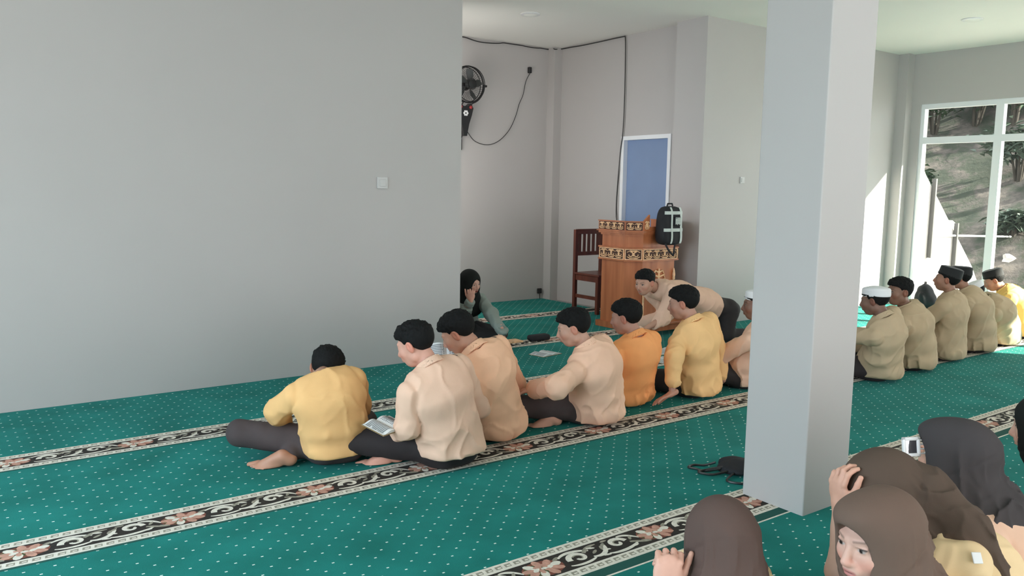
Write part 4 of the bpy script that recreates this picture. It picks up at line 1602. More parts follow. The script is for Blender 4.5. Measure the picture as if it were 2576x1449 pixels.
# the woman facing the row, at the corner of the alcove
LB = (4.02, 6.30)
ld = depth_of((4.02, 6.2, 0.6))
person('woman in a black headscarf and grey green sleeves with one hand at her mouth', LB, 178, hd(1184, 712, ld - 0.05), (190, 14, 4), M['sage'],
       {'R': ((hd(1166, 790, ld - 0.12),), (hd(1184, 757, ld - 0.22),), ((0.05, 0.02, 0.95),), ((-0.6, -0.8, 0.1),), 85),
        'L': ((hd(1236, 790, ld - 0.06),), (hd(1262, 829, ld - 0.26),), ((0.12, -0.10, -0.9),), ((0.3, -0.8, 0.4),), 30)},
       skin=(0.62, 0.36, 0.28), lips=(0.30, 0.04, 0.03), hair=None, slump=0.04, seed=21, trousers='blackcloth',
       skirt=(((0, 0.10, 0.10), (0, 0.34, 0.08), (0.25, 0.11), (0.25, 0.08)),), collar=False,
       scarf=dict(zmin=0.20, fold=0.005, ow=0.052, oh=0.075, oz=-0.004,
                  flat=(((0, 0.10, 0.50), (0, 0.13, 0.30), (1, 0, 0), (0.12, 0.06), (0.15, 0.06)),)), scarf_mat=M['black_scarf'], hscale=0.97)
# the boy leaning over on his knees by the podium
bd = depth_of((5.3, 5.1, 0.5))
person('boy in khaki kneeling and leaning far forward in front of the carved podium', (6.22, 5.10), 92, hd(1622, 712, bd), (102, 14, 0), M['khaki'],
       {'L': ((hd(1668, 800, bd),), (hd(1606, 838, bd - 0.1),), ((-0.7, 0.0, -0.5),), ((-0.4, 0.1, 0.8),), 20),
        'R': ((hd(1680, 790, bd + 0.3),), (hd(1600, 815, bd + 0.3),), ((-0.8, 0.0, -0.4),), ((-0.4, 0.1, 0.8),), 20)},
       skin=(0.50, 0.28, 0.20), slump=-0.03, seed=22, pelvis_z=0.30, c7off=(0.0, -0.155, -0.055), shoulder_drop=0.05, collar=False, hem=-0.2, tail=0.0, fat=0.006, waist=0.17,
       legs={'L': ((-0.12, 0.06, 0.07), (-0.12, -0.24, 0.06)), 'R': ((0.12, 0.10, 0.07), (0.12, -0.22, 0.06))})

# the girls in the near right corner
person('girl in a plum brown headscarf seen from behind, at the bottom edge', (1.72, 1.50), -32, hd(1812, 1368, 2.10), (-34, 14, 0), M['cream'],
       {'L': ((hd(1668, 1560, 2.0),), (hd(1672, 1485, 2.0),), ((0.3, 0.1, 0.9),), ((-0.6, -0.75, 0.2),), 100),
        'R': ((0.24, 0.10, 0.24), (0.10, 0.28, 0.22), (-0.5, 0.8, -0.1), (0.2, 0.2, 1), 30)},
       skin=(0.62, 0.38, 0.30), hair=None, slump=0.05, seed=31, trousers='trousers_brown', collar=False, coarse=0.0065,
       scarf=dict(zmin=0.26, fold=0.007, h=0.0045), scarf_mat=M['brown_scarf'], hscale=0.98)
person('girl in a light brown headscarf, her face turned to the left in three quarter view', (2.02, 0.98), 40, hd(2205, 1360, 1.98), (79, 8, 1), M['cream'],
       {'L': ((-0.22, 0.10, 0.30), (-0.05, 0.28, 0.22), (0.5, 0.8, -0.1), (-0.2, 0.2, 1), 30),
        'R': ((0.24, 0.10, 0.24), (0.10, 0.28, 0.22), (-0.5, 0.8, -0.1), (0.2, 0.2, 1), 30)},
       skin=(0.66, 0.40, 0.32), hair=None, slump=0.04, seed=32, trousers='trousers_brown', collar=False, coarse=0.0065, hh=0.0026, lips=(0.50, 0.20, 0.18),
       scarf=dict(zmin=0.26, fold=0.008, h=0.0042, peak=True, ow=0.060, oh=0.088, oz=-0.012), scarf_mat=M['tan_scarf'], hscale=1.02)
g3 = 2.28
g3h = hd(2212, 1246, g3)
person('girl in an olive brown headscarf leaning over with her hand on her forehead', tuple((g3h + CR * 0.44)[:2]), 62, g3h, (58, 34, 0), M['cream'],
       {'L': ((hd(2112, 1440, g3 - 0.06),), (hd(2112, 1275, g3 - 0.02),), ((-0.10, 0.06, 1.0),), ((-0.75, 0.25, -0.1),), (38, 44, 50, 62)),
        'R': ((0.24, 0.20, 0.24), (0.10, 0.38, 0.22), (-0.5, 0.8, -0.1), (0.2, 0.2, 1), 30)},
       skin=(0.62, 0.38, 0.29), hair=None, slump=0.03, seed=33, trousers='trousers_brown', collar=False, coarse=0.0065, sleeve_up=(0.40, 0), cuffs=False, fat=0.012,
       scarf=dict(zmin=0.10, fold=0.008, h=0.0045, ow=0.050, oh=0.075, world=((hd(2330, 1235, g3 - 0.04), hd(2425, 1325, g3 - 0.10), 0.060, 0.045), (hd(2425, 1325, g3 - 0.10), hd(2515, 1455, g3 - 0.12), 0.045, 0.022))), scarf_mat=M['olive_scarf'], hscale=1.0)
g4 = 2.62
g4h = hd(2405, 1152, g4)
person('girl in a tall charcoal headscarf facing away, holding up a small mirror', tuple((g4h + CR * 0.10 + np.array([0.02, -0.10, 0]))[:2]), 20, g4h, (10, 6, 0), M['khaki'],
       {'L': ((-0.25, 0.06, 0.28), (hd(2345, 1200, g4 + 0.16),), ((-0.1, 0.3, 0.9),), ((0.1, -0.9, 0.2),), 40),
        'R': ((0.24, 0.10, 0.24), (0.10, 0.28, 0.22), (-0.5, 0.8, -0.1), (0.2, 0.2, 1), 30)},
       skin=(0.60, 0.37, 0.28), hair=None, slump=0.05, seed=34, trousers='trousers_brown', collar=False, coarse=0.0065,
       scarf=dict(zmin=0.20, fold=0.008, h=0.0048, peak=True), scarf_mat=M['grey_scarf'], hscale=1.02)
g5 = 2.85
g5h = hd(2628, 1078, g5)
person('girl in a khaki blouse and black headscarf cut off by the right edge', tuple((g5h + CR * 0.07)[:2]), 10, g5h, (10, 10, 0), M['khaki'],
       std_arms(), skin=(0.60, 0.37, 0.28), hair=None, slump=0.05, seed=35, trousers='trousers_brown', collar=False, coarse=0.008,
       scarf=dict(zmin=0.30, fold=0.008, h=0.006), scarf_mat=M['black_scarf'], hscale=1.0)


def hit(root, part, px, py):
    """the point of a part's mesh that the given line of sight meets first"""
    ob = [c for c in root.children if c.name.split('.')[0] == part][0]
    me = ob.data
    co = np.empty(len(me.vertices) * 3)
    me.vertices.foreach_get('co', co)
    co = co.reshape(-1, 3) @ np.array(rot(math.degrees(root.rotation_euler.z))).T + np.array(root.location)
    d = ray(px, py)
    q = co - np.array([0, 0, H_CAM])
    t = q @ d / (d @ d)
    off = np.linalg.norm(q - t[:, None] * d, axis=1)
    ok = off < max(0.012, off.min() * 1.2)
    return co[ok][np.argmin(t[ok])]


g3o = [o for o in bpy.data.objects if o.name.startswith('person') and 'hand on her forehead' in o.get('label', '')][0]
hp3 = hit(g3o, 'shirt', 2458, 1392)
tg = MB().bbox(-0.012, 0.012, -0.002, 0.002, -0.014, 0.014, 0.0015).build('name_tag', M['white'], g3o)
tg.matrix_world = Matrix.Translation(Vector(hp3) - Vector(CF) * 0.012) @ Matrix.Rotation(math.atan2(CR[1], CR[0]), 4, 'Z') @ Matrix.Rotation(R_(-35), 4, 'X')
tg.matrix_parent_inverse = g3o.matrix_basis.inverted()
# P>>


def carve(b, x0, x1, z0, z1, y, mi, seed, T=None, dep=0.012):
    """a carved leaf-and-scroll relief standing proud of the panel at depth y, facing -Y before T"""
    r = random.Random(seed)
    w_, h_ = x1 - x0, z1 - z0
    n = max(1, int(round(w_ / (h_ * 1.25))))
    cw = w_ / n

    def strip(pts, rad):
        P3 = [np.array([px, y - dep * 0.5, pz]) for px, pz in pts]
        if T is not None:
            P3 = [np.array(T(p)) for p in P3]
        b.tube(P3, [rad * (1 - 0.5 * i / (len(pts) - 1)) for i in range(len(pts))], 5, mi)
    for k in range(n):
        cx, cz = x0 + cw * (k + 0.5), (z0 + z1) / 2
        for s in (-1, 1):
            R0 = h_ * 0.36
            pts = []
            for i in range(10):
                a = math.pi * (0.5 + 1.6 * i / 9) * s + (0 if s > 0 else math.pi)
                rr = R0 * (1 - 0.6 * i / 9)
                pts.append((cx + s * cw * 0.22 + rr * math.cos(a), cz + rr * math.sin(a) * 0.95))
            strip(pts, h_ * 0.085)
            strip([(cx, z0 + h_ * 0.12), (cx + s * cw * .25, z0 + h_ * .10), (cx + s * cw * .46, z0 + h_ * .28)], h_ * 0.08)
            strip([(cx, z1 - h_ * 0.12), (cx + s * cw * .22, z1 - h_ * .08), (cx + s * cw * .46, z1 - h_ * .25)], h_ * 0.08)
        V = [(cx, y - dep, cz + h_ * .2), (cx + h_ * .13, y - dep, cz), (cx, y - dep, cz - h_ * .2), (cx - h_ * .13, y - dep, cz),
             (cx, y, cz + h_ * .26), (cx + h_ * .18, y, cz), (cx, y, cz - h_ * .26), (cx - h_ * .18, y, cz)]
        if T is not None:
            V = [T(v) for v in V]
        b.add(V, [(0, 1, 2, 3), (0, 4, 5, 1), (1, 5, 6, 2), (2, 6, 7, 3), (3, 7, 4, 0)], mi)


def oct_poly(x0, x1, y0, y1, c):
    return [(x0, y0 + c), (x0 + c, y0), (x1 - c, y0), (x1, y0 + c), (x1, y1), (x0, y1)]


# the carved podium
PX0, PX1, PY0, PY1 = 5.78, 6.50, 5.87, 6.33
pod = empty('podium', ((PX0 + PX1) / 2, (PY0 + PY1) / 2, 0.002), label='carved wooden podium with a backpack hanging on it', cat='podium')
ox, oy = (PX0 + PX1) / 2, (PY0 + PY1) / 2
hx, hy = (PX1 - PX0) / 2, (PY1 - PY0) / 2


def op(g, c=0.13):
    return oct_poly(-hx - g, hx + g, -hy - g, hy + g, c)


b = MB().prism(op(0.035), 0, 0.06).prism(op(0.0), 0.06, 0.70).prism(op(0.0), 0.84, 0.955)
b.build('body', M['podium'], pod)
MB().prism(op(0.03), 0.70, 0.715).prism(op(0.018), 0.715, 0.825).prism(op(0.03), 0.825, 0.84).build('carved_band', M['podium'], pod)
MB().prism(op(0.012), 0.955, 0.975).prism(op(0.03), 0.975, 0.995).prism(op(0.045), 0.995, 1.005).build('cornice', M['podium'], pod)
top = MB()
fr = MB()
cA = 0.13


def faces(g):
    P = op(g)
    return [(P[5], P[0]), (P[0], P[1]), (P[1], P[2]), (P[2], P[3]), (P[3], P[4])]


bandb = MB()
groundb = MB()
for fi, (a, c) in enumerate(faces(0.020)):
    a, c = np.array(a), np.array(c)
    L = np.linalg.norm(c - a)
    t = (c - a) / L
    nrm = np.array([t[1], -t[0]])

    def T(v, a=a, t=t, nrm=nrm):
        return (a[0] + t[0] * v[0] + nrm[0] * (-v[1]), a[1] + t[1] * v[0] + nrm[1] * (-v[1]), v[2])
    carve(bandb, 0.02, L - 0.02, 0.725, 0.815, 0.0, 0, fi, T)
    groundb.box(0.012, L - 0.012, -0.0015, 0.002, 0.724, 0.816, 0, T)
    for (u0, u1, w0, w1) in ((0.004, L - 0.004, 0.716, 0.724), (0.004, L - 0.004, 0.816, 0.824), (0.004, 0.014, 0.724, 0.816), (L - 0.014, L - 0.004, 0.724, 0.816)):
        bandb.box(u0, u1, -0.006, 0.002, w0, w1, 0, T)
M['darkwood'] = mat('dark_recess_wood', (0.06, 0.018, 0.008), 0.6)
bandb.build('carving', M['tanwood'], pod, smooth=True)
groundb.build('recessed_panel', M['darkwood'], pod)
# parapet boards on top: carved ends, tall scrolls, low middle
tb, tcs, tgs = MB(), [], []
for fi, (a, c) in enumerate(faces(0.030)):
    a, c = np.array(a), np.array(c)
    L = np.linalg.norm(c - a)
    t = (c - a) / L
    nrm = np.array([t[1], -t[0]])

    def T(v, a=a, t=t, nrm=nrm):
        return (a[0] + t[0] * v[0] + nrm[0] * (-v[1]), a[1] + t[1] * v[0] + nrm[1] * (-v[1]), v[2])
    if fi == 2:
        for u0, u1, rise in ((0.0, L * 0.16, 1), (L * 0.84, L, -1)):
            prof = [(u0, 1.005), (u1, 1.005), (u1, 1.17 if rise > 0 else 1.10), (u0, 1.10 if rise > 0 else 1.17)]
            n_ = 4
            V = [T((u, yy, z)) for yy in (0.0, 0.022) for u, z in prof]
            tb.add(V, [(0, 1, 2, 3), (7, 6, 5, 4)] + [(i, (i + 1) % 4, 4 + (i + 1) % 4, 4 + i) for i in range(4)])
            tc_ = MB()
            tcs.append(tc_)
            carve(tc_, u0 + 0.008, u1 - 0.008, 1.02, 1.11, 0.0, 0, fi, T)
        tb.box(L * 0.16, L * 0.84, 0.0, 0.022, 1.005, 1.05, 0, T)
    else:
        tb.box(0.0, L, 0.0, 0.022, 1.005, 1.095, 0, T)
        tb.box(-0.004, L + 0.004, -0.006, 0.028, 1.095, 1.105, 0, T)
        tc_ = MB()
        tcs.append(tc_)
        carve(tc_, 0.015, L - 0.015, 1.015, 1.088, 0.0, 0, fi + 9, T)
        tg_ = MB()
        tg_.box(0.010, L - 0.010, -0.0015, 0.002, 1.012, 1.091, 0, T)
        tgs.append(tg_)
o = tb.build('parapet', M['podium'], pod)
for q_ in tcs:
    q_.build('carving', M['tanwood'], o, smooth=True)
for q_ in tgs:
    q_.build('recessed_panel', M['darkwood'], o)
# emblem and spear ornaments on the front
em = MB()
for s in (-1, 1):
    for k in range(5):
        z = 0.60 - k * 0.045
        em.tube([(0, -hy - 0.006, z - 0.02), (s * (0.05 + 0.02 * k), -hy - 0.010, z), (s * (0.085 + 0.012 * k), -hy - 0.006, z - 0.045)], [0.012, 0.010, 0.004], 6)
em.tube([(0, -hy - 0.006, 0.36), (0, -hy - 0.010, 0.62)], 0.010, 6)
em.build('emblem', M['tanwood'], pod, smooth=True)
for s in (-1, 1):
    sb = MB().tube([(s * 0.215, -hy - 0.012, 0.12), (s * 0.215, -hy - 0.012, 0.50)], 0.010, 8)
    sb.lathe([(0.012, 0.50), (0.016, 0.51), (0.012, 0.525), (0.017, 0.55), (0.012, 0.585), (0.002, 0.62)], (s * 0.215, -hy - 0.014, 0), 10)
    sb.build('spear_ornament', M['tanwood'], pod, smooth=True)

# low board beside the podium
lb = empty('low_bench', (6.02, 5.66, 0), label='low reddish wooden board bench in front of the podium', cat='bench')
MB().bbox(-0.50, 0.50, -0.11, 0.11, 0.10, 0.125, 0.005).build('top_board', M['podium'], lb)
for s in (-1, 1):
    MB().box(s * 0.42 - 0.02, s * 0.42 + 0.02, -0.09, 0.09, 0, 0.10).build('leg', M['podium'], lb)
MB().box(-0.46, 0.46, -0.095, -0.08, 0.045, 0.10).build('apron', M['podium'], lb)

# backpack hung over the podium front
bp_ = empty('backpack', (6.15, 5.755, 0.86), label='black backpack with pale checked stripes propped on the podium top', cat='backpack')
bm_ = bmesh.new()
bmesh.ops.create_cube(bm_, size=1)
bmesh.ops.subdivide_edges(bm_, edges=list(bm_.edges), cuts=5, use_grid_fill=True)
for v in bm_.verts:
    x, y, z = v.co * 2
    r = (abs(x) ** 4 + abs(y) ** 4 + abs(z) ** 4) ** 0.25
    m_ = max(abs(x), abs(y), abs(z))
    k = m_ / r if r else 1
    v.co = Vector((x * k * 0.145 * (1 - 0.10 * max(0, z)), y * k * 0.075 * (1 + 0.25 * max(0, -z)), 0.205 + z * k * 0.195))
me = bpy.data.meshes.new('bag_body')
bm_.to_mesh(me)
bm_.free()
me.materials.append(M['blackcloth'])
me.polygons.foreach_set('use_smooth', [True] * len(me.polygons))
link(bpy.data.objects.new('bag_body', me), bp_)
M['strap'] = mat('pale_grey_webbing', (0.55, 0.60, 0.57), 0.8, noise=0.1)


def wrapx(z, hw=0.014, mi=0, b=None):
    k = lambda u: -0.075 * (1 + 0.25 * max(0, (0.205 - z) / 0.195)) * (1 - abs(u) ** 4) ** 0.25 - 0.004
    us = np.linspace(-0.93, 0.93, 15)
    V = []
    for u in us:
        x = u * 0.145 * (1 - 0.10 * max(0, (z - 0.205) / 0.195))
        V += [(x, k(u), z - hw), (x, k(u), z + hw), (x, k(u) + 0.004, z + hw), (x, k(u) + 0.004, z - hw)]
    F = []
    for i in range(14):
        for j in range(4):
            F.append((4 * i + j, 4 * i + (j + 1) % 4, 4 * i + 4 + (j + 1) % 4, 4 * i + 4 + j))
    b.add(V, F, mi)


def wrapz(x, hw=0.012, b=None):
    V = []
    zs = np.linspace(-0.9, 0.95, 14)
    for q in zs:
        z = 0.205 + q * 0.195
        y = -0.075 * (1 + 0.25 * max(0, -q)) * (1 - abs(q) ** 4) ** 0.25 - 0.007
        V += [(x - hw, y, z), (x + hw, y, z), (x + hw, y + 0.004, z), (x - hw, y + 0.004, z)]
    F = []
    for i in range(13):
        for j in range(4):
            F.append((4 * i + j, 4 * i + (j + 1) % 4, 4 * i + 4 + (j + 1) % 4, 4 * i + 4 + j))
    b.add(V, F, 0)


b = MB()
wrapx(0.335, 0.016, 0, b)
wrapx(0.165, 0.016, 0, b)
wrapz(-0.045, 0.011, b)
wrapz(0.085, 0.013, b)
b.build('webbing', M['strap'], bp_)
pk = MB().bbox(-0.02, 0.065, -0.096, -0.070, 0.205, 0.30, 0.008).build('pocket', M['blackcloth'], bp_)
b = MB()
r = random.Random(5)
for k in range(9):
    x = -0.012 + 0.0085 * k
    b.box(x, x + 0.005, -0.099, -0.095, 0.215 + r.uniform(0, .01), 0.290 - r.uniform(0, .012))
for zz in (0.232, 0.262, 0.284):
    b.box(-0.012, 0.058, -0.0995, -0.095, zz, zz + 0.005)
b.build('badge', M['strap'], pk)
b = MB().tube([(-0.04, 0.0, 0.40), (-0.03, 0.0, 0.425), (0.03, 0.0, 0.425), (0.04, 0.0, 0.40)], 0.008, 8)
b.build('handle', M['blackcloth'], bp_, smooth=True)
MB().tube([(-0.10, -0.05, 0.03), (-0.08, -0.085, -0.04), (-0.02, -0.09, -0.09), (0.0, -0.08, -0.03), (0.02, -0.07, 0.03)], 0.010, 6).build('shoulder_strap', M['blackcloth'], bp_, smooth=True)

# the wooden chair by the alcove wall
ch = empty('chair', (6.45, 7.10, 0), R_(0), label='reddish brown wooden chair with slatted back beside the podium', cat='chair')
cw2, cd2 = 0.20, 0.20
for n_, (x, y, h_) in (('leg', (-cw2, -cd2, 0.43)), ('leg', (cw2, -cd2, 0.43)), ('leg', (-cw2, cd2, 0.95)), ('leg', (cw2, cd2, 0.95))):
    MB().bbox(x - 0.021, x + 0.021, y - 0.021, y + 0.021, 0, h_, 0.004).build(n_, M['chairwood'], ch)
MB().bbox(-0.225, 0.225, -0.235, 0.20, 0.43, 0.455, 0.006).build('seat', M['chairwood'], ch)
for (x0, x1, y0, y1) in ((-cw2, cw2, -cd2 - .01, -cd2 + .01), (-cw2, cw2, cd2 - .01, cd2 + .01), (-cw2 - .01, -cw2 + .01, -cd2, cd2), (cw2 - .01, cw2 + .01, -cd2, cd2)):
    MB().box(x0, x1, y0, y1, 0.365, 0.43).build('seat_rail', M['chairwood'], ch)
MB().bbox(-cw2, cw2, cd2 - 0.012, cd2 + 0.012, 0.895, 0.955, 0.005).build('top_rail', M['chairwood'], ch)
MB().box(-cw2, cw2, cd2 - 0.012, cd2 + 0.012, 0.645, 0.69).build('lower_rail', M['chairwood'], ch)
for k in range(5):
    x = -0.14 + 0.07 * k
    MB().box(x - 0.017, x + 0.017, cd2 - 0.008, cd2 + 0.008, 0.69, 0.895).build('slat', M['chairwood'], ch)
for s in (-1, 1):
    MB().box(s * cw2 - 0.009, s * cw2 + 0.009, -cd2, cd2, 0.16, 0.20).build('stretcher', M['chairwood'], ch)

# wall fan, its cord, and the cable run
fan = empty('wall_fan', (5.26, YM, 2.15), label='black wall fan on the alcove back wall, cut by the wall corner', cat='fan')
hb = MB().bbox(-0.045, 0.045, -0.05, 0.0, -0.30, -0.16, 0.012)
hb.tube([(0, -0.03, -0.2), (0, -0.11, -0.08), (0, -0.14, 0.06)], [0.026, 0.030, 0.035], 10)
hb.build('wall_bracket', M['black'], fan, smooth=True)
V = []
prof = [(-0.05, 0.0), (-0.085, 0.10), (-0.105, 0.18), (-0.075, 0.235), (-0.03, 0.20), (0.03, 0.20), (0.075, 0.235), (0.105, 0.18), (0.085, 0.10), (0.05, 0.0), (0.02, -0.14), (-0.02, -0.14)]
n_ = len(prof)
V = [(x, -0.19, z) for x, z in prof] + [(x * .9, -0.12, z) for x, z in prof]
cb = MB().add(V, [tuple(range(n_)), tuple(range(2 * n_ - 1, n_ - 1, -1))] + [(i, (i + 1) % n_, n_ + (i + 1) % n_, n_ + i) for i in range(n_)])
cbo = cb.build('control_box', M['black'], fan)
M['reddeco'] = mat('red_trim', (0.35, 0.03, 0.03), 0.3)
for s in (-1, 1):
    MB().lathe([(0.020, 0), (0.018, 0.008), (0.006, 0.012)], n=14, T=lambda v, s=s: (s * 0.068 + v[0], -0.19 - v[2], 0.19 + v[1])).build('knob', M['reddeco'], cbo, smooth=True)
b = MB()
for k in range(6):
    a = k * math.pi / 3
    b.lathe([(0.013, 0), (0.012, 0.006)], n=10, T=lambda v, a=a: (0.022 * math.cos(a) + v[0], -0.19 - v[2], 0.12 + 0.022 * math.sin(a) + v[1]))
b.build('rosette', M['white'], cbo)
FZ, FY, FR = 0.44, -0.24, 0.205
b = MB()
for (R0, yy) in ((FR, 0.0), (FR * 0.96, -0.045), (FR * 0.96, 0.045)):
    b.tube([(R0 * math.cos(a), FY + yy, FZ + R0 * math.sin(a)) for a in np.linspace(0, 2 * math.pi, 36, endpoint=False)], 0.005 if yy else 0.009, 6, close=True)
b.tube([(0.06 * math.cos(a), FY - 0.075, FZ + 0.06 * math.sin(a)) for a in np.linspace(0, 2 * math.pi, 20, endpoint=False)], 0.004, 6, close=True)
for k in range(48):
    a = 2 * math.pi * k / 48
    b.tube([(0.05 * math.cos(a), FY - 0.078, FZ + 0.05 * math.sin(a)), (0.13 * math.cos(a + .12), FY - 0.070, FZ + 0.13 * math.sin(a + .12)),
            (0.19 * math.cos(a + .2), FY - 0.045, FZ + 0.19 * math.sin(a + .2)), (FR * math.cos(a + .2), FY, FZ + FR * math.sin(a + .2)),
            (0.19 * math.cos(a + .2), FY + 0.045, FZ + 0.19 * math.sin(a + .2)), (0.08 * math.cos(a), FY + 0.07, FZ + 0.08 * math.sin(a))], 0.0016, 4)
b.lathe([(0.052, 0), (0.050, 0.010), (0.02, 0.014)], n=20, T=lambda v: (v[0], FY - 0.078 - v[2], FZ + v[1]))
b.build('guard', M['black'], fan, smooth=True)
b = MB()
for k in range(5):
    a0 = 2 * math.pi * k / 5
    V = []
    for i in range(7):
        rr = 0.035 + 0.145 * i / 6
        wd = 0.55 * math.sin(math.pi * (0.25 + 0.6 * i / 6))
        for s in (-1, 1):
            a = a0 + s * wd * 0.6 + 0.25 * i / 6
            V.append((rr * math.cos(a), FY + s * 0.018, FZ + rr * math.sin(a)))
            V.append((rr * math.cos(a), FY + s * 0.018 + 0.003, FZ + rr * math.sin(a)))
    F = []
    for i in range(6):
        q = 4 * i
        F += [(q, q + 2, q + 6, q + 4), (q + 1, q + 5, q + 7, q + 3), (q, q + 4, q + 5, q + 1), (q + 2, q + 3, q + 7, q + 6)]
    b.add(V, F)
b.lathe([(0.035, 0), (0.035, 0.05), (0.02, 0.06)], n=16, T=lambda v: (v[0], FY - 0.03 + v[2], FZ + v[1]))
M['bladegrey'] = mat('smoked_blades', (0.06, 0.065, 0.065), 0.35)
b.build('blades', M['bladegrey'], fan, smooth=True)
b = MB().lathe([(0.05, 0), (0.065, 0.03), (0.06, 0.09), (0.03, 0.11)], n=18, T=lambda v: (v[0], FY + 0.03 + v[2], FZ + v[1]))
b.build('motor', M['black'], fan, smooth=True)
b = MB()
for s in (-1, 1):
    b.tube([(s * (FR + .012) * math.cos(a), FY, FZ - (FR + .012) * math.sin(a)) for a in np.linspace(0, 1.25, 9)] + [(s * 0.05, -0.16, 0.20)], 0.007, 8)
    b.tube([(s * (FR + .005), FY, FZ), (s * (FR + .045), FY, FZ)], 0.014, 8)
b.build('yoke', M['black'], fan, smooth=True)


def cord(name, pts, r, label, cat='cord', wob=0.0):
    P = [np.array(p, float) for p in pts]
    out = []
    rr = random.Random(3)
    for i in range(len(P) - 1):
        p0, p1, p2, p3 = P[max(i - 1, 0)], P[i], P[i + 1], P[min(i + 2, len(P) - 1)]
        for k in range(8):
            t = k / 8
            q = 0.5 * ((2 * p1) + (-p0 + p2) * t + (2 * p0 - 5 * p1 + 4 * p2 - p3) * t * t + (-p0 + 3 * p1 - 3 * p2 + p3) * t ** 3)
            out.append(q + np.array([rr.gauss(0, wob), 0, rr.gauss(0, wob)]))
    out.append(P[-1])
    if not label or 'ceiling' in label:
        out = [np.array([q[0], min(q[1], YM - 0.012), min(q[2], CEIL - 0.014)]) for q in out]
    return MB().tube(out, r, 6).build(name, M['black'], None, smooth=True, label=label, cat=cat)


def onY(x, y, Y):
    d = ray(x, y)
    return d * (Y / d[1]) + np.array([0, 0, H_CAM])


def onX(x, y, X):
    d = ray(x, y)
    return d * (X / d[0]) + np.array([0, 0, H_CAM])


YC = YM - 0.022
fc = empty('fan_cord', (0, 0, 0), label='thin black fan cord looping down the alcove back wall from its plug', cat='cord')
o = cord('cord', [onY(px, py, YC) for px, py in ((1172, 325), (1192, 353), (1219, 364), (1243, 361), (1265, 346), (1284, 322), (1298, 290), (1306, 262), (1316, 238), (1323, 205), (1333, 185))], 0.004, None, None)
o.parent = fc
if 'category' in o:
    del o['category']
pq = onY(1333, 176, YC)
MB().bbox(pq[0] - 0.022, pq[0] + 0.022, YM - 0.04, YM, pq[2] - 0.04, pq[2] + 0.035, 0.010).build('plug', M['black'], fc)
cord('cable', [onY(px, py, YC) for px, py in ((1120, 78), (1158, 89), (1205, 105), (1255, 109), (1285, 104), (1320, 116), (1355, 121), (1385, 119))] +
     [np.array([6.59, 8.19, CEIL - 0.03])] + [onX(px, py, XM1 - 0.02) for px, py in ((1412, 122), (1455, 116), (1500, 107), (1540, 98), (1568, 92), (1573, 97), (1573, 160), (1571, 250), (1567, 330))] +
     [np.array([XM1 - 0.02, onX(1562, 400, XM1)[1], onX(1562, 400, XM1)[2]]), np.array([XM1 - 0.02, 7.11, 1.1]), np.array([6.5, 6.75, 0.93]), np.array([6.2, 6.42, 0.98])],
     0.006, 'black cable running along the alcove ceiling edge and down beside the door')
so = onY(1355, 742, YM)
sk = empty('wall_socket', (so[0], YM, 0.10), label='small black plug in a socket low on the alcove back wall', cat='socket')
MB().bbox(-0.032, 0.032, -0.03, 0.0, -0.032, 0.035, 0.008).build('plug', M['black'], sk)
MB().tube([(0, -0.02, -0.03), (0, -0.025, -0.098)], 0.005, 6).build('cord', M['black'], sk)


# books and papers
def open_book(loc_, rz, w_, h_, label, tilt=0.0, cov='cover'):
    r_ = empty('open_book', loc_, rz, label=label, cat='book')
    r_.rotation_euler = (tilt, 0, rz)
    MB().box(-w_, w_, -h_ / 2, h_ / 2, 0.0, 0.004).build('book_cover', M[cov], r_)
    for s in (-1, 1):
        V, F = [], []
        n_ = 8
        for i in range(n_ + 1):
            u = i / n_
            z = 0.006 + 0.016 * math.sin(math.pi * min(1, u * 1.15)) * (1 - u * .5)
            for y_ in (-h_ / 2 + .004, h_ / 2 - .004):
                V += [(s * u * (w_ - 0.004), y_, z), (s * u * (w_ - 0.004), y_, 0.0042)]
        for i in range(n_):
            q = 4 * i
            F += [(q, q + 4, q + 6, q + 2), (q + 1, q + 3, q + 7, q + 5), (q, q + 1, q + 5, q + 4), (q + 2, q + 6, q + 7, q + 3)]
        F += [(4 * n_, 4 * n_ + 1, 4 * n_ + 3, 4 * n_ + 2)]
        pg = MB().add(V, F).build('page', M['paper'], r_)
        t_ = MB()
        rr = random.Random(int(w_ * 1000) + s)
        for k in range(11):
            y_ = h_ / 2 - 0.022 - k * (h_ - 0.045) / 10
            u0, u1 = 0.14, 0.90 - (0.25 * rr.random() if k % 4 == 3 else 0)
            for j in range(4):
                ua, ub = u0 + (u1 - u0) * j / 4, u0 + (u1 - u0) * (j + 1) / 4
                za = 0.0068 + 0.016 * math.sin(math.pi * min(1, ua * 1.15)) * (1 - ua * .5)
                zb = 0.0068 + 0.016 * math.sin(math.pi * min(1, ub * 1.15)) * (1 - ub * .5)
                t_.add([(s * ua * w_, y_, za), (s * ub * w_, y_, zb), (s * ub * w_, y_ + 0.005, zb), (s * ua * w_, y_ + 0.005, za)], [(0, 1, 2, 3)])
        t_.build('printed_lines', M['ink'], pg)
    return r_


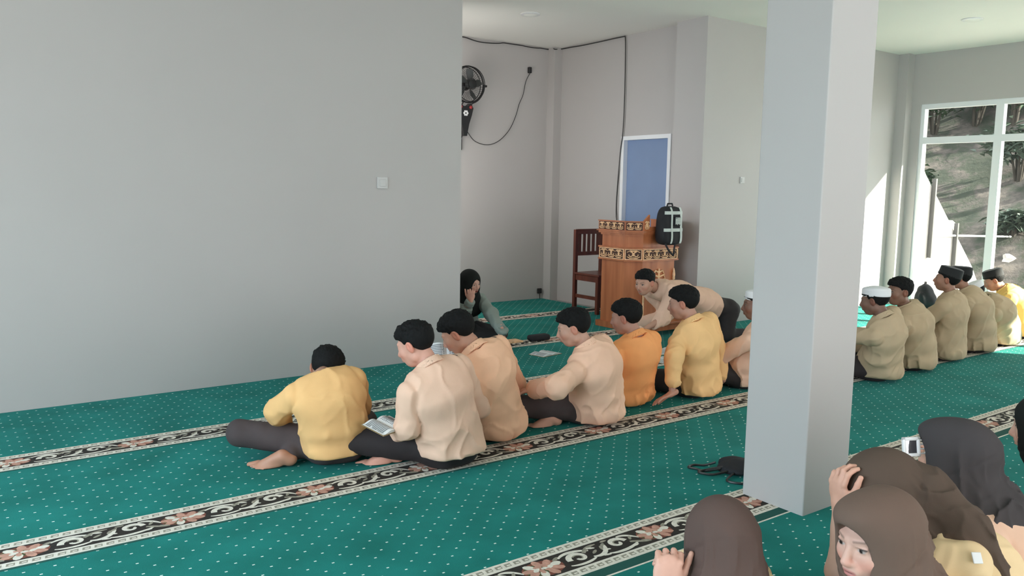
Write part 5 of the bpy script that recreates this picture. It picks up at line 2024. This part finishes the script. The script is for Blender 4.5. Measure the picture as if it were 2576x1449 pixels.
q = fl(1372, 891)
open_book((q[0], q[1], 0.0), R_(10), 0.12, 0.17, 'open booklet lying alone on the carpet before the seated boys')
q = fl(1685, 884)
open_book((q[0], q[1], 0.0), R_(-12), 0.19, 0.24, 'large open book on the carpet between the orange and ochre shirts, farther one')
q = fl(1683, 908)
open_book((q[0], q[1], 0.0), R_(14), 0.14, 0.20, 'open book on the carpet between the orange and ochre shirts, nearer one')
hp_ = hd(1124, 893, 4.50)
open_book(tuple(hp_), R_(-25), 0.10, 0.15, 'open book held up by the boy in the peach shirt', tilt=R_(48))
hp_ = hd(972, 1072, 4.06)
open_book(tuple(hp_), R_(20), 0.10, 0.15, 'open book resting on the knee of the pinkish khaki shirted boy', tilt=R_(12))
q = fl(1285, 861)
MB().bbox(-0.10, 0.10, -0.06, 0.06, 0, 0.016, 0.003).build('closed_book', M['tanwood'], None, label='thin tan book under the pointing hand of the woman', cat='book').location = (q[0], q[1], 0.0008)
q = fl(1355, 856)
b = MB()
b.bbox(-0.11, 0.11, -0.05, 0.05, 0, 0.055, 0.022)
b.build('pouch', M['blackcloth'], None, smooth=True, label='small black pouch lying on the carpet border in front of the alcove', cat='pouch').location = (q[0], q[1], 0.0012)

# black bag with its straps beside the pillar
q = fl(1856, 1184)
bg_ = empty('bag', (q[0], q[1], 0), R_(-28), label='flat black cloth bag with loose straps on the carpet by the pillar', cat='bag')
Vb, Fb = grow(lambda P: elp(P, (0.03, 0, 0.02), (0.12, 0.13, 0.045)) + 0.018 * folds(P, (12, 12, 8), 40), np.array([-0.2, -0.2, -0.01]), np.array([0.22, 0.2, 0.09]), 0.007)
Vb[:, 2] = np.maximum(Vb[:, 2], 0.001)
link(mesh_np('bag_body', Vb, Fb, M['blackcloth'], smooth=True), bg_)
for pts in (((-0.10, 0.05, 0.03), (-0.15, 0.08, 0.006), (-0.20, 0.09, 0.006), (-0.24, 0.06, 0.006), (-0.21, 0.03, 0.006), (-0.18, 0.00, 0.006), (-0.10, -0.02, 0.02)),
            ((-0.08, -0.02, 0.03), (-0.17, 0.0, 0.010), (-0.22, -0.03, 0.010), (-0.16, -0.07, 0.010), (-0.08, -0.06, 0.02)),
            ((-0.05, -0.08, 0.02), (-0.12, -0.15, 0.006), (-0.05, -0.20, 0.006), (0.06, -0.19, 0.006), (0.10, -0.12, 0.02))):
    o = cord('strap', pts, 0.006, None, None)
    o.parent = bg_
    if 'category' in o:
        del o['category']
# black bag by the window corner
bw = empty('rucksack', (10.09, 5.14, 0), R_(15), label='black rucksack standing on the carpet in the sunlit window corner', cat='backpack')
Vb, Fb = grow(lambda P: smax(smin(elp(P, (0, 0, 0.14), (0.17, 0.11, 0.19)), elp(P, (0, -0.09, 0.10), (0.12, 0.06, 0.10)), 0.03) + 0.008 * folds(P, (10, 10, 8), 44), 0.001 - P[:, 2], 0.02),
              np.array([-0.25, -0.2, -0.01]), np.array([0.25, 0.2, 0.42]), 0.011)
link(mesh_np('bag_body', Vb, Fb, M['blackcloth'], smooth=True), bw)
o = MB().tube([(-0.05, 0.0, 0.30), (-0.03, 0.0, 0.35), (0.03, 0.0, 0.35), (0.05, 0.0, 0.30)], 0.008, 8).build('handle', M['blackcloth'], bw, smooth=True)

# the small mirror held up by the girl
mp = hd(2292, 1124, g4 + 0.02)
mi_ = empty('hand_mirror', tuple(mp), label='small square white framed mirror held up beside the charcoal headscarf', cat='mirror')
mi_.rotation_euler = Matrix([[CR[0], 0.40 * CF[0] + 0 * CR[0], 0], [CR[1], CF[1], 0], [0, 0, 1]]).to_euler() if False else (R_(-12), 0, math.atan2(CR[1], CR[0]) + R_(8))
fw_, fh_ = 0.030, 0.031
b = MB()
b.bbox(-fw_, -fw_ + 0.011, -0.006, 0.006, -fh_, fh_, 0.003).bbox(fw_ - 0.011, fw_, -0.006, 0.006, -fh_, fh_, 0.003)
b.bbox(-fw_, fw_, -0.006, 0.006, -fh_, -fh_ + 0.011, 0.003).bbox(-fw_, fw_, -0.006, 0.006, fh_ - 0.011, fh_, 0.003)
for k in range(4):
    z = -0.022 + 0.0145 * k
    b.tube([(fw_ - 0.002, 0, z), (fw_ + 0.016, 0, z), (fw_ + 0.020, 0, z + 0.004)], 0.0028, 6)
b.build('frame', M['white'], mi_, smooth=True)
M['mirror'] = mat('mirror_glass', (0.75, 0.75, 0.77), 0.04, metal=1.0)
MB().box(-fw_ + 0.010, fw_ - 0.010, -0.002, 0.002, -fh_ + 0.010, fh_ - 0.010).build('mirror_glass', M['mirror'], mi_)
